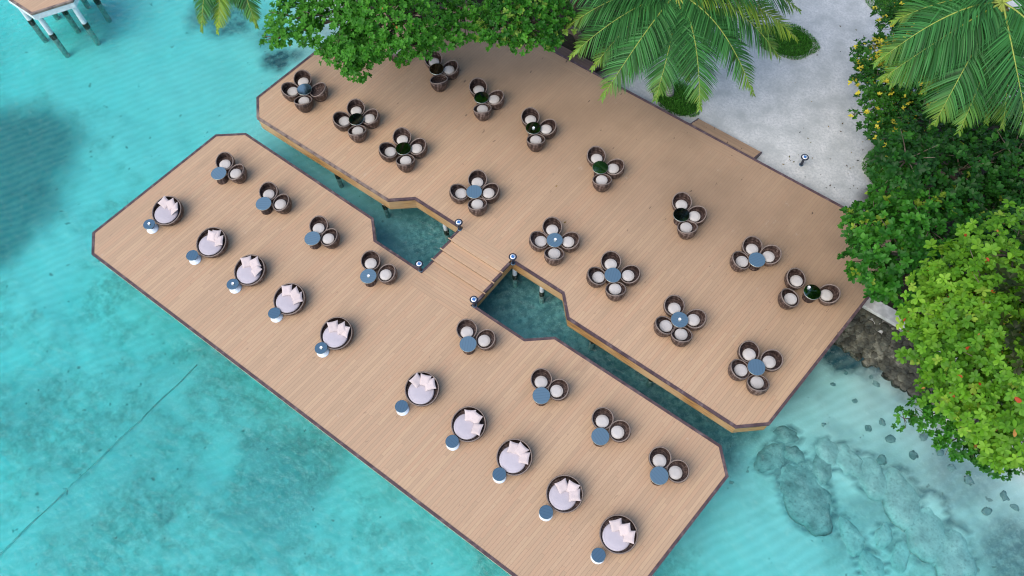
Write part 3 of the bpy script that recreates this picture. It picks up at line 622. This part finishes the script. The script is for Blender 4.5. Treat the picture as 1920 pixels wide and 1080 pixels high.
F = np.stack([idx[:-1, :-1].ravel(), idx[:-1, 1:].ravel(), idx[1:, 1:].ravel(), idx[1:, :-1].ravel()], 1)
def mat_ground():
    t = NT('sand and sea bed'); p = t.geo(); sep = t.n('SeparateXYZ', i_0=p); a = t.n('Attribute', attribute_name='tone'); ac = t.n('SeparateColor', i_0=a.outputs['Color'])
    wet = t.grey(sep.outputs[2], -1.35, -.9, 1, 0)
    # dry sand, pale grey and scuffed
    n1 = t.noise(p, 1.1, 5, .62); n2 = t.noise(p, 9, 4, .7)
    dry = t.ramp(n1, [(.32, (.40, .415, .40)), (.5, (.52, .53, .51)), (.68, (.62, .62, .60))]); dry = t.mix(t.grey(n2, .40, .66, 0, .7), dry, (.38, .40, .395))
    sp = t.noise(p, 17, 1); dry = t.mix(t.grey(sp, .76, .79, 0, .75), dry, (.10, .09, .07))
    # sea bed: sand, rubble, growth, a teal patch and painted deck shade
    s1 = t.noise(p, .8, 5, .6); s2 = t.noise(p, 4.5, 4, .65)
    bed = t.ramp(s1, [(.25, (.86, .87, .85)), (.55, (.93, .93, .92)), (.8, (.96, .96, .95))])
    vr = t.n('TexVoronoi', feature='DISTANCE_TO_EDGE'); wv = t.noise(p, 1.7, 3, .6, True)
    wp = t.mix(.35, p, wv, 'ADD'); t.set(vr.inputs['Vector'], wp); vr.inputs['Scale'].default_value = .85
    crack = t.grey(vr.outputs[0], .0, .10, 1, 0)
    rubc = t.ramp(s2, [(.3, (.20, .27, .24)), (.55, (.42, .50, .44)), (.75, (.68, .73, .66))])
    rubc = t.mix(t.math('MULTIPLY', crack, .5), rubc, (.14, .16, .13))
    rm = t.math('MULTIPLY', ac.outputs[2], t.grey(t.noise(p, 2.1, 6, .68), .33, .62, .10, .62))
    bed = t.mix(rm, bed, rubc)
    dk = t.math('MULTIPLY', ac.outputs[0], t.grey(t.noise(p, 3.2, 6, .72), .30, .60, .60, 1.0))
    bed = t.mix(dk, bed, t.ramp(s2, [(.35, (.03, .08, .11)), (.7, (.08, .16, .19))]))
    bed = t.mix(t.math('MULTIPLY', a.outputs['Alpha'], t.grey(s1, .2, .8, .80, .92)), bed, (.03, .21, .235))
    sp2 = t.noise(p, 2.6, 2); bed = t.mix(t.grey(sp2, .70, .745, 0, .55), bed, (.10, .12, .11))
    rip = t.n('TexWave', bands_direction='X'); t.set(rip.inputs['Vector'], t.mapping(p, (1, 1, 1), (0, 0, .5))); rip.inputs['Scale'].default_value = .75; rip.inputs['Distortion'].default_value = 5; rip.inputs['Detail'].default_value = 2; rip.inputs['Detail Scale'].default_value = .7
    bed = t.mix(t.math('MULTIPLY', rip.outputs['Fac'], .17), bed, (.56, .55, .48))
    c = t.mix(wet, dry, bed)
    c = t.mix(ac.outputs[1], c, t.ramp(n2, [(.3, (.010, .010, .006)), (.7, (.035, .03, .02))]))  # soil tone near black, with the crowns' shade put into the colour
    h = t.math('ADD', t.math('MULTIPLY', n1, .7), t.math('MULTIPLY', n2, .25))
    t.pbr(c, .9, t.bump(h, .55, .05), .15); return t.m
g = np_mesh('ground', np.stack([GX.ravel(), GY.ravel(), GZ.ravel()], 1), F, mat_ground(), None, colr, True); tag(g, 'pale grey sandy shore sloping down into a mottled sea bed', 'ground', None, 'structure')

def mat_water():
    t = NT('turquoise water'); p = t.geo()
    w1 = t.noise(t.mapping(p, (1, 2.2, 1), (0, 0, .9)), .85, 4, .6); w2 = t.noise(t.mapping(p, (1, 1.7, 1), (0, 0, .7)), 3.6, 4, .6)
    h = t.math('ADD', t.math('MULTIPLY', w1, 1.0), t.math('MULTIPLY', w2, .5))
    nrm = t.bump(h, WAVE, .22)
    fr = t.n('Fresnel'); fr.inputs['IOR'].default_value = 1.33; t.set(fr.inputs['Normal'], nrm)
    tr = t.n('BsdfTransparent'); tr.inputs[0].default_value = (1, 1, 1, 1)
    gl = t.n('BsdfGlossy'); gl.inputs['Roughness'].default_value = .05; t.set(gl.inputs['Normal'], nrm); gl.inputs[0].default_value = (1, 1, 1, 1)
    mx = t.n('MixShader'); t.set(mx.inputs[0], t.math('MINIMUM', t.math('MULTIPLY', fr.outputs[0], 1.1), 1.0)); t.t.links.new(tr.outputs[0], mx.inputs[1]); t.t.links.new(gl.outputs[0], mx.inputs[2])
    t.t.links.new(mx.outputs[0], t.out.inputs[0])
    va = t.n('VolumeAbsorption'); va.inputs['Color'].default_value = (*WCOL, 1); va.inputs['Density'].default_value = WDEN
    t.t.links.new(va.outputs[0], t.out.inputs[1]); return t.m
WAVE = .85; WCOL = (.09, .976, .964); WDEN = .50
m = MB(); m.box(-165, 165, -165, 165, -9, -1.2); wtr = m.build('water', mat_water()); tag(wtr, 'clear turquoise lagoon water with fine ripples', 'water', None, 'structure')

# ------------------------------------------------------------------ shore wall, rubble, reef, pipe
t = thing('sea_wall', 'pale concrete capped sea wall beside the upper deck\'s right corner', 'wall', (0, 17.8, 0)); t['kind'] = 'thing'
m = MB(); m.box(-11.5, 18.2, -.28, .30, -.12, .09); m.plan(0, (0, 17.95), (0, 17.8)).build('cap', M['concrete'], t)
m = MB(); m.box(-11.5, 18.15, -.2, .25, -1.6, -.122); m.plan(0, (0, 17.95), (0, 17.8)).build('wall_face', mat_plain('dark wall face', (.12, .115, .10), .9, .2, .3, 3), t)
def rock_verts(rx, ry, rz, seed, n=10, k=14, rough=.22):
    V = [(0, 0, rz)]; r = np.random.default_rng(seed); ox, oy = r.random(2) * 50
    for i in range(1, n):
        th = PI * i / n
        for j in range(k):
            a = 2 * PI * j / k; x, y, z = math.sin(th) * math.cos(a), math.sin(th) * math.sin(a), math.cos(th)
            q = 1 + rough * (float(fbm(np.array(x * 1.6 + ox + z), np.array(y * 1.6 + oy - z), seed)) * 2 - 1) * 1.6
            e = lambda c: math.copysign(abs(c) ** .8, c)
            V.append((e(x) * rx * q, e(y) * ry * q, e(z) * rz * (.7 + .3 * q)))
    V.append((0, 0, -rz)); F = [(0, 1 + j, 1 + (j + 1) % k) for j in range(k)]
    for i in range(n - 2):
        for j in range(k): F.append((1 + i * k + j, 1 + (i + 1) * k + j, 1 + (i + 1) * k + (j + 1) % k, 1 + i * k + (j + 1) % k))
    b = 1 + (n - 2) * k; F += [(len(V) - 1, b + (j + 1) % k, b + j) for j in range(k)]
    return V, F
def slab_verts(rx, ry, h, seed, n=12, k=40):
    ang = np.arange(k) * 2 * PI / k; V = [(0, 0, h)]; F = []
    for i in range(1, n + 1):
        t = i / n; w = 1 + .45 * (fbm(np.cos(ang) * 1.5 + seed * 3.1, np.sin(ang) * 1.5 + seed, seed, 3) - .5) * 2
        x, y = np.cos(ang) * rx * t * w, np.sin(ang) * ry * t * w
        z = h * (1 - t ** 3.2) - .16 * t ** 8 + (fbm(x * 2.2 + seed, y * 2.2, seed + 1, 3) - .5) * .12 * (1 - t ** 4)
        V += list(zip(x.tolist(), y.tolist(), z.tolist()))
    F = [(0, 1 + j, 1 + (j + 1) % k) for j in range(k)]
    for i in range(n - 1):
        for j in range(k): F.append((1 + i * k + j, 1 + (i + 1) * k + j, 1 + (i + 1) * k + (j + 1) % k, 1 + i * k + (j + 1) % k))
    F.append(tuple(reversed(range(1 + (n - 1) * k, 1 + n * k)))); return V, F
def mat_rock(name, c0, c1, c2):
    t = NT(name); p = t.geo(); n = t.noise(p, 1.6, 6, .65); n2 = t.noise(p, 9, 4)
    r = t.n('NewGeometry').outputs['Random Per Island']
    c = t.ramp(n, [(.3, c0), (.52, c1), (.72, c2)]); c = t.mix(t.grey(n2, .5, .75, 0, .45), c, tuple(k * .5 for k in c0))
    hs = t.n('HueSaturation', i_Color=c); t.set(hs.inputs['Value'], t.math('ADD', .5, t.math('MULTIPLY', r, 1.1)))
    t.pbr(hs.outputs[0], .8, t.bump(t.math('ADD', n, t.math('MULTIPLY', n2, .3)), .6, .05), .3); return t.m
m = MB(); rr = np.random.default_rng(3)
for i in range(640):
    x = rr.uniform(15.2, 22.2); D = rr.uniform(0.0, 1.5) ; y = float(np.interp(x, SHORE[:, 0], SHORE[:, 1])) - .15 - D
    z = float(ground_z(np.array(x), np.array(y))[0]); s = rr.uniform(.09, .22) * (1.15 if D > .5 else .85)
    V, Fa = rock_verts(s * rr.uniform(.8, 1.4), s, s * .7, i, 6, 8, .3); a = rr.uniform(0, 6.3)
    m.add([(x + vx * math.cos(a) - vy * math.sin(a), y + vx * math.sin(a) + vy * math.cos(a), z + vz + .04) for vx, vy, vz in V], Fa, None, False)
o = m.build('rubble', mat_rock('revetment rock', (.022, .024, .020), (.065, .065, .048), (.19, .185, .14))); tag(o, 'dark brown rubble bank below the concrete capped wall', 'rubble', None, 'stuff')
mr = mat_rock('reef rock', (.17, .21, .21), (.37, .42, .42), (.58, .61, .59))
mr2 = mat_rock('pale reef rock', (.34, .40, .40), (.54, .60, .59), (.72, .76, .74))
RL = ['largest grey reef slab under water below the upper deck\'s bottom corner', 'dark reef slab just left of the largest slab', 'dark reef block topping the slab group', 'long reef slab along the dark crevice', 'small reef block at the crevice bend', 'pale rounded reef slab above the crevice', 'pale broad reef slab, second right of the crevice', 'pale reef slab on the shoreward side of the crevice',
      'wide pale reef slab furthest towards the beach', 'oblong reef slab below the largest slab', 'narrow tilted reef slab near the bottom edge', 'reef slab cut by the bottom edge', 'small upright reef block beside the oblong slab', 'broad sunken slab in the bottom right corner area', 'last sunken slab at the bottom right']
for i, (x, y, a, b, ang) in enumerate(REEF):
    V, Fa = slab_verts(a * 1.16, b * 1.16, .15, 100 + i); me = bpy.data.meshes.new('reef_rock'); me.from_pydata(V, [], Fa); me.polygons.foreach_set('use_smooth', [True] * len(Fa)); me.materials.append(mr if i < 5 else mr2)
    o = bpy.data.objects.new('reef_rock', me); COL.objects.link(o); o.location = (x, y, float(ground_z(np.array(x), np.array(y))[0]) - .02); o.rotation_euler = (.0, 0, ang - .68)
    tag(o, RL[i], 'reef', 'reef slabs under water')
mc = mat_rock('dark coral', (.14, .21, .215), (.30, .38, .38), (.50, .56, .54))
for i, (x, y, r) in enumerate(CORAL):
    V, Fa = rock_verts(r * .75, r * .62, r * .25, 300 + i, 8, 16, .5); me = bpy.data.meshes.new('coral_head'); me.from_pydata(V, [], Fa); me.polygons.foreach_set('use_smooth', [True] * len(Fa)); me.materials.append(mc)
    o = bpy.data.objects.new('coral_head', me); COL.objects.link(o); o.location = (x, y, float(ground_z(np.array(x), np.array(y))[0]) + .02); o.rotation_euler = (0, 0, i)
    tag(o, 'small dark coral head on the pale sandy sea bed off the beach', 'coral', 'small dark coral heads')
m = MB(); pts = []
for k in range(41):
    y = -14 + 13.2 * k / 40; x = -7.85 + .0652 * (y + 11.38) + .02 * math.sin(k * .9); pts.append((x, y, -2.95 - .01 * (17.8 - y) + .10))
m.tube(pts, .022, 8); o = m.build('sea_bed_pipe', mat_plain('dark pipe', (.52, .57, .54), .7, .3, .3, 3)); tag(o, 'thin dark pipe running straight across the sea bed', 'pipe')

# ------------------------------------------------------------------ lawns and litter
def lawn(cx, cy, rx, ry, ang, label, seed, dens=900):
    cx, cy = plan(cx, cy)
    r = np.random.default_rng(seed); n = int(dens * rx * ry * PI)
    rad = np.sqrt(r.random(n)); a = r.random(n) * 2 * PI; rad = rad * (1 + .05 * np.sin(a * 5 + seed))
    lx, ly = rad * np.cos(a) * rx, rad * np.sin(a) * ry; ca, sa = math.cos(ang), math.sin(ang)
    x, y = cx + lx * ca - ly * sa, cy + lx * sa + ly * ca; z = .10 * (1 - rad**2)
    h = r.uniform(.06, .15, n); d = r.random(n) * 2 * PI; wd = r.uniform(.012, .022, n); le = r.uniform(.02, .09, n); la = r.random(n) * 2 * PI
    P = np.zeros((n, 3, 3)); P[:, 0] = np.stack([x - np.cos(d) * wd, y - np.sin(d) * wd, z], 1); P[:, 1] = np.stack([x + np.cos(d) * wd, y + np.sin(d) * wd, z], 1); P[:, 2] = np.stack([x + np.cos(la) * le, y + np.sin(la) * le, z + h], 1)
    k = 40; ang2 = np.arange(k) * 2 * PI / k
    col0 = np.repeat(np.array([[.07, .23, .03]]) * r.uniform(.5, 1.7, (n, 1)), 3, 0)
    V = P.reshape(-1, 3); F = np.arange(n * 3).reshape(-1, 3)
    bx = np.cos(ang2) * rx * .98, np.sin(ang2) * ry * .98
    base = np.stack([cx + bx[0] * ca - bx[1] * sa, cy + bx[0] * sa + bx[1] * ca, np.full(k, -.03)], 1); c = np.array([[cx, cy, .09]])
    mid = np.stack([cx + (bx[0] * ca - bx[1] * sa) * .6, cy + (bx[0] * sa + bx[1] * ca) * .6, np.full(k, .065)], 1)
    b = len(V); V = np.vstack([V, base, mid, c]); i = np.arange(k); j = (i + 1) % k
    F = np.vstack([F, np.stack([b + i, b + j, b + k + j], 1), np.stack([b + i, b + k + j, b + k + i], 1), np.stack([b + k + i, b + k + j, np.full(k, b + 2 * k)], 1)])
    col = np.vstack([col0, np.tile([[.045, .14, .02]], (2 * k + 1, 1))])
    o = np_mesh('grass', V, F, M['leaf'], None, col); tag(o, label, 'grass', None, 'stuff')
lawn(3.55, 29.1, 1.55, 1.15, .25, 'round dark green lawn patch ringed by pale sand', 1)
lawn(1.5, 22.75, 1.35, 1.0, -.2, 'small dark green lawn patch round the big palm\'s trunk', 2)
lawn(7.5, 35.5, 3.0, 2.3, .3, 'dark green lawn at the top edge beyond the yellow leaved bush', 3, 600)
lawn(11.6, 25.0, 1.5, 1.6, .3, 'dark green lawn edge below the dark bushes', 4)
rl = np.random.default_rng(5); LV = []; LF = []; LC = []
for i in range(70):
    x, y = rl.uniform(1, 12), rl.uniform(21.9, 32)
    if i > 25: x, y = rl.uniform(7.5, 12), rl.uniform(22, 26)
    if i > 60: x, y = rl.uniform(-12, 12), rl.uniform(11, 21); 
    z = .02 if y > 21.6 else .458; x, y = plan(x, y, z)
    a = rl.random() * 6.28; s = rl.uniform(.03, .075); b = len(LV)
    for u, v in ((-1, 0), (0, -.45), (1, 0), (0, .45)): LV.append((x + s * (u * math.cos(a) - v * math.sin(a)), y + s * (u * math.sin(a) + v * math.cos(a)), z + .012 * abs(u)))
    LF.append((b, b + 1, b + 2, b + 3)); c = [(.25, .16, .03), (.10, .06, .03), (.03, .03, .025), (.14, .12, .05)][i % 4]; LC += [c] * 4
o = np_mesh('litter', LV, LF, M['leaf'], None, np.array(LC)); tag(o, 'scattered dry fallen leaves on sand and deck', 'fallen leaves', None, 'stuff')

# ------------------------------------------------------------------ trees
def leaf_crown(name, lobes, par, leaf, nleaf, dens, pal, seed, flat=.55, accent=None, up=.55, layers=.62, sparse=None):
    """rosettes of obovate leaves spread through the outer half of each lobe"""
    r = np.random.default_rng(seed); C = []; AX = []; S = []; T = []
    for li, (lx, ly, lz, R) in enumerate(lobes):
        hidden = lz > 8.8  # unseen high lobes, placed and enlarged to fill the table-top reflections
        n = max(5, int(dens * R * R * (.5 if hidden else 1)))
        d = r.normal(size=(n * 2, 3)); d /= np.linalg.norm(d, axis=1)[:, None]; d = d[d[:, 2] > (-.75 if hidden else -.35)][:n]; n = len(d)
        q = layers + (1.04 - layers) * r.random(n) ** .6
        lump = .66 + .62 * vnoise(d[:, 0] * 2.2 + li * 7, d[:, 1] * 2.2 + d[:, 2] * 2, seed)
        p = np.array([lx, ly, lz]) + d * (R * q * lump)[:, None] * np.array([1, 1, .72])
        ax = d * np.array([1, 1, .8]) * (1 - up) + np.array([0, 0, up]) + r.normal(size=(n, 3)) * .22; ax /= np.linalg.norm(ax, axis=1)[:, None]
        C.append(p); AX.append(ax); S.append(r.uniform(.75, 1.15, n) * (2.6 if hidden else 1)); T.append(q)
    C = np.vstack(C); AX = np.vstack(AX); S = np.concatenate(S); T = np.concatenate(T); n = len(C)
    ref = np.where(np.abs(AX[:, 2:3]) < .9, np.array([[0, 0, 1.]]), np.array([[1., 0, 0]])); U = np.cross(AX, ref); U /= np.linalg.norm(U, axis=1)[:, None]; W = np.cross(AX, U)
    k = nleaf; ang = (np.arange(k) * 2 * PI / k)[None] + r.random((n, 1)) * 6.28 + r.normal(size=(n, k)) * .25
    el = r.normal(flat, .22, (n, k)); L = leaf * S[:, None] * r.uniform(.7, 1.15, (n, k))
    dirv = (U[:, None] * np.cos(ang)[..., None] + W[:, None] * np.sin(ang)[..., None]) * np.cos(el)[..., None] + AX[:, None] * np.sin(el)[..., None]
    sid = np.cross(dirv, AX[:, None]); sid /= np.linalg.norm(sid, axis=2)[..., None] + 1e-9; nor = np.cross(sid, dirv)
    ts = np.array([.06, .40, .74, 1.0]); ws = np.array([.05, .21, .27, .10]); dr = np.array([0, .03, -.02, -.13])
    V = C[:, None, None] + dirv[:, :, None] * (ts[None, None, :, None] * L[..., None, None]) + nor[:, :, None] * (dr[None, None, :, None] * L[..., None, None])
    fold = .05
    A = V - sid[:, :, None] * (ws[None, None, :, None] * L[..., None, None]) + nor[:, :, None] * (fold * L[..., None, None]); B = V + sid[:, :, None] * (ws[None, None, :, None] * L[..., None, None]) + nor[:, :, None] * (fold * L[..., None, None])
    allv = np.concatenate([A, V, B], 2).reshape(-1, 3); m = n * k; o = np.arange(m)[:, None, None] * 12
    qd = []
    for s in range(3): qd += [[s, s + 1, 4 + s + 1, 4 + s], [4 + s, 4 + s + 1, 8 + s + 1, 8 + s]]
    F = (o + np.array(qd)[None]).reshape(-1, 4)
    pal = np.array(pal); pick = r.random((n, 1)) * .65 + r.random((n, k)) * .35
    nz = vnoise(C[:, 0] * .9, C[:, 1] * .9 + C[:, 2], seed + 5)[:, None]; pick = np.clip(pick * .7 + nz * .45 - .08, 0, .999) * (len(pal) - 1)
    i0 = pick.astype(int); fr = (pick - i0)[..., None]; col = pal[i0] * (1 - fr) + pal[np.minimum(i0 + 1, len(pal) - 1)] * fr
    col = col * r.uniform(.8, 1.2, (n, k, 1))
    hid = C[:, 2] > 8.6; col = np.where(hid[:, None, None], col * np.array([.16, .11, .2]), col)      # high leaves painted dark as if shaded, so table tops mirror near black
    if accent:
        for (c, prob, kind) in accent:
            if kind == 'rosette': msk = np.repeat((r.random((n, 1)) < prob), k, 1)
            elif kind == 'leaf': msk = r.random((n, k)) < prob
            else: msk = np.repeat(((np.hypot(C[:, 0] - kind[0], C[:, 1] - kind[1]) < kind[2]) & (r.random(n) < prob))[:, None], k, 1)
            col = np.where(msk[..., None], np.array(c) * r.uniform(.75, 1.2, (n, k, 1)), col)
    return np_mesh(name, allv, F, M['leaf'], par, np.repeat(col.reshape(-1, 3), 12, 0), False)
def tree(kind, label, key, base, leaf, nleaf, dens, pal, seed, group='leafy trees along the shore', trunk_r=.2, **kw):
    lobes = TREES[key]; base = (*plan(base[0], base[1]), base[2]); t = thing(kind, label, 'bush' if 'bush' in kind else 'tree', base, 0, group)
    loc = [(x - base[0], y - base[1], z - base[2], R) for x, y, z, R in lobes]
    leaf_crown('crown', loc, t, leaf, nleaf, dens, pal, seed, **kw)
    cx = np.mean([l[0] for l in loc[:6]]); cy = np.mean([l[1] for l in loc[:6]]); cz = np.mean([l[2] for l in loc[:6]])
    fork = Vector((cx * .35, cy * .35, cz * .45)); m = MB(); m.tube([(0, 0, -.4), fork * .5 + Vector((.1, .05, 0)), fork], [trunk_r * 1.3, trunk_r, trunk_r * .85], 10); m.build('trunk', M['bark'], t)
    m = MB()
    for x, y, z, R in loc:
        e = Vector((x, y, z)); mid = fork.lerp(e, .55) + Vector((random.uniform(-.2, .2), random.uniform(-.2, .2), .25)); m.tube([fork, mid, e, e + Vector((random.uniform(-.5, .5) * R, random.uniform(-.5, .5) * R, .3 * R))], [trunk_r * .6, trunk_r * .38, trunk_r * .2, .012], 7)
        for q in range(int(3 + R * 3)):
            d = Vector((random.uniform(-1, 1), random.uniform(-1, 1), random.uniform(-.3, .9))).normalized(); m.tube([e, e + d * R * .45 + Vector((0, 0, .05)), e + d * R * .9], [trunk_r * .17, trunk_r * .1, .008], 5)
    m.build('limbs', M['bark'], t); return t
G1 = [(.028, .125, .012), (.050, .215, .018), (.080, .29, .026), (.14, .40, .04)]
G2 = [(.014, .075, .010), (.026, .135, .013), (.050, .215, .018), (.11, .34, .03)]
GD_ = [(.009, .048, .009), (.016, .080, .011), (.028, .13, .014), (.055, .20, .022)]
GB = [(.050, .16, .010), (.088, .245, .014), (.145, .34, .020), (.23, .43, .032)]
YEL = (.72, .62, .06); RED = (.50, .07, .02); ORA = (.55, .25, .07)
tree('almond_tree', 'large green leafy tree overhanging the upper deck\'s top left edge', 'almond_top', (-11.2, 22.6, -.05), .175, 7, 150, G1, 11, trunk_r=.26, accent=[(ORA, .002, 'leaf')])
tree('almond_tree', 'smaller tree with glossy yellow-green tips, between the big leafy tree and the palm', 'bright_top', (-4.5, 23.4, -.05), .185, 7, 135, G2, 12, trunk_r=.2, accent=[((.20, .34, .05), .12, 'rosette')])
tree('almond_tree', 'dark green tree overhanging the upper deck\'s right corner', 'deckside', (15.2, 21.0, -.05), .225, 7, 84, G2, 13, trunk_r=.18, accent=[((.26, .40, .04), .05, 'rosette')])
tree('shade_tree', 'darkest tree in deep shade behind the deck-corner tree', 'dark_mid', (16.2, 25.0, -.05), .23, 7, 62, GD_, 14, trunk_r=.2, accent=[((.2, .3, .03), .01, 'rosette')])
tree('flowering_bush', 'bush with clusters of yellow leaves leaning over the pale sand', 'yellow', (11.3, 28.9, -.05), .15, 6, 190, GD_ + [(.05, .15, .02)], 15, trunk_r=.09, accent=[(YEL, .06, 'rosette'), (YEL, .45, (-2.9, -.9, 1.1))])
tree('almond_tree', 'bright yellow-green broad leaved tree with few red leaves above the rubble bank', 'bright_right', (18.6, 18.2, -.1), .225, 7, 84, GB, 16, trunk_r=.24, accent=[(RED, .003, 'leaf'), (ORA, .005, 'leaf'), ((.30, .46, .05), .03, 'rosette')], flat=.28)
tree('almond_tree', 'low dark green branchy tree over the shallow water, below the bright broad leaved tree', 'low_branch', (20.2, 16.6, -.3), .15, 7, 110, G2, 17, trunk_r=.1)

# ------------------------------------------------------------------ palms
def frond(base, tip, width, seed, dry=0.0):
    r = np.random.default_rng(seed); b, e = np.array(base, float), np.array(tip, float)
    L = np.linalg.norm(e - b); ctrl = b + (e - b) * .48 + np.array([0, 0, L * .30]); hv = e - b; side0 = np.cross(hv, [0, 0, 1]); side0 /= np.linalg.norm(side0); ctrl = ctrl + side0 * r.normal() * .07 * L
    n = 26; t = np.linspace(0, 1, n)[:, None]; P = b * (1 - t)**2 + 2 * ctrl * t * (1 - t) + e * t**2
    rmb = MB(); rmb.tube([tuple(p) for p in P], list(np.linspace(.040, .008, n)), 6)
    m = 100; V = []; C = []
    tt = np.linspace(.10, .995, m)
    ds = np.array([[.0, .9], [.35, 1.0], [.72, .75], [1.0, .12]])
    for s in (-1, 1):
        u = np.clip(tt + r.normal(size=m) * .004, .05, 1)[:, None]
        p = b * (1 - u)**2 + 2 * ctrl * u * (1 - u) + e * u**2; tg = 2 * (ctrl - b) * (1 - u) + 2 * (e - ctrl) * u; tg /= np.linalg.norm(tg, axis=1)[:, None]
        sd = np.cross(tg, np.array([0, 0, 1.])); sd /= np.linalg.norm(sd, axis=1)[:, None]; upv = np.cross(sd, tg)
        ll = width * (np.sin(np.clip(u[:, 0] * 1.02 + .06, 0, 1) * PI) ** .55 * .86 + .16) * r.uniform(.86, 1.08, m)
        fwd = (.45 + .75 * u[:, 0] ** 2)[:, None]
        d0 = sd * s + tg * fwd + upv * (.10 + r.normal(size=(m, 1)) * .10); d0 /= np.linalg.norm(d0, axis=1)[:, None]
        droop = r.uniform(.35, .75, m)
        wv = np.cross(d0, upv); wv /= np.linalg.norm(wv, axis=1)[:, None]; wv = wv * .8 + upv * .35 * r.normal(size=(m, 1))
        for q, (f, w) in enumerate(ds):
            c = p + d0 * (ll * f)[:, None] + np.array([0, 0, -1.]) * (droop * ll * f**2.0 * .55)[:, None]
            V.append(c - wv * .031 * w); V.append(c + wv * .031 * w)
        yel = np.clip(sstep(.72, 1.0, u[:, 0]) * .55 + dry, 0, 1)[:, None] * r.uniform(.5, 1.2, (m, 1))
        base_c = np.array([[.042, .165, .040]]) * r.uniform(.5, 1.6, (m, 1)); C.append(base_c * (1 - np.clip(yel, 0, 1)) + np.array([[.30, .42, .035]]) * np.clip(yel, 0, 1))
    V = np.array(V).reshape(2, 4, 2, m, 3).transpose(0, 3, 1, 2, 4).reshape(-1, 3)
    C = np.repeat(np.vstack(C), 8, 0); o = np.arange(2 * m)[:, None, None] * 8
    F = (o + np.array([[0, 1, 3, 2], [2, 3, 5, 4], [4, 5, 7, 6]])[None]).reshape(-1, 4)
    return V, F, C, rmb
def palm(key, label, width, seed, sag=.0, dry=()):
    base, top, tips = PALMS[key]; base = tuple(base)
    t = thing('coconut_palm', label, 'palm tree', base, 0, 'coconut palms'); B = Vector(base); Tp = Vector(top) - B
    side = Vector((-.25, .2, 0)); m = MB(); pts = [Vector((0, 0, -.3)), Vector((0, 0, .15)) + Tp * .03, Tp * .3 + side * .8, Tp * .65 + side, Tp]; m.tube(pts, [.26, .20, .15, .13, .12], 14); m.build('trunk', M['palm_bark'], t)
    h = MB(); rk = random.Random(seed)
    for k in range(7):
        a = k * .9; h.lathe([(0, -.13), (.09, -.09), (.125, 0), (.09, .10), (0, .14)], 12, (Tp.x + .25 * math.cos(a), Tp.y + .25 * math.sin(a), Tp.z - .28))
    h.build('coconuts', mat_plain('coconut', (.13, .12, .03), .5, .4, .3, 6), t)
    for i, tip in enumerate(tips):
        V, F, C, rmb = frond(tuple(Tp), tuple(Vector(tip[:3]) - B), width * rk.uniform(.9, 1.08), seed * 50 + i, .6 if i in dry else 0)
        fo = np_mesh('frond', V, F, M['palm'], t, C); rmb.build('rachis', M['rachis'], fo)
    return t
palm('p1', 'big coconut palm between sand and upper deck, fronds fanned over both', 1.25, 1, dry=(11,))
palm('p2', 'tall coconut palm at the top right, fronds over the yellow leaved bush', 1.2, 2)
palm('p3', 'coconut palm at the top edge, only frond tips over the water', .8, 3, dry=(1,))

# ------------------------------------------------------------------ light, sky, camera
w = bpy.data.worlds.new('World'); sc.world = w; w.use_nodes = True; nt = w.node_tree; nt.nodes.clear()
sky = nt.nodes.new('ShaderNodeTexSky'); sky.sky_type = 'NISHITA'; sky.sun_disc = False
SUN_AZ = Vector((-.22, -.97, 0)).normalized(); EL = math.radians(50)
sky.sun_elevation = EL; sky.sun_rotation = math.atan2(SUN_AZ.x, SUN_AZ.y); sky.air_density = 1.0; sky.dust_density = 1.5; sky.ozone_density = 1.0
bg = nt.nodes.new('ShaderNodeBackground'); bg.inputs[1].default_value = SKY_S; wo = nt.nodes.new('ShaderNodeOutputWorld')
nt.links.new(sky.outputs[0], bg.inputs[0]); nt.links.new(bg.outputs[0], wo.inputs[0])
sl = bpy.data.lights.new('sun', 'SUN'); sl.energy = SUN_S; sl.angle = math.radians(60); sl.color = (1.0, .90, .76)
so = bpy.data.objects.new('sun', sl); COL.objects.link(so); dv = -(SUN_AZ * math.cos(EL) + Vector((0, 0, math.sin(EL)))); so.rotation_euler = dv.to_track_quat('-Z', 'Y').to_euler(); so.location = (-20, -15, 40)
cam = bpy.data.cameras.new('camera'); cam.sensor_width = 36; cam.lens = 29.108; cam.clip_end = 1000; cam.clip_start = .5
co = bpy.data.objects.new('camera', cam); COL.objects.link(co)
XR, ZF = Vector((0.8076, 0.5893, -0.0209)), Vector((-0.2768, 0.3475, -0.8959))
ZF.normalize(); XR = (XR - ZF * XR.dot(ZF)).normalized(); YU = (-ZF).cross(XR)
co.matrix_world = Matrix(((XR.x, YU.x, -ZF.x, 13.1221), (XR.y, YU.y, -ZF.y, -2.9123), (XR.z, YU.z, -ZF.z, 32.1576), (0, 0, 0, 1)))
sc.camera = co
sc.view_settings.view_transform = 'Standard'; sc.view_settings.look = 'None'; sc.view_settings.gamma = 1; sc.view_settings.exposure = EXPO
sc.render.engine = 'CYCLES'; sc.cycles.use_denoising = True; sc.cycles.max_bounces = 8; sc.cycles.transparent_max_bounces = 12; sc.cycles.caustics_reflective = False; sc.cycles.filter_width = 1.15
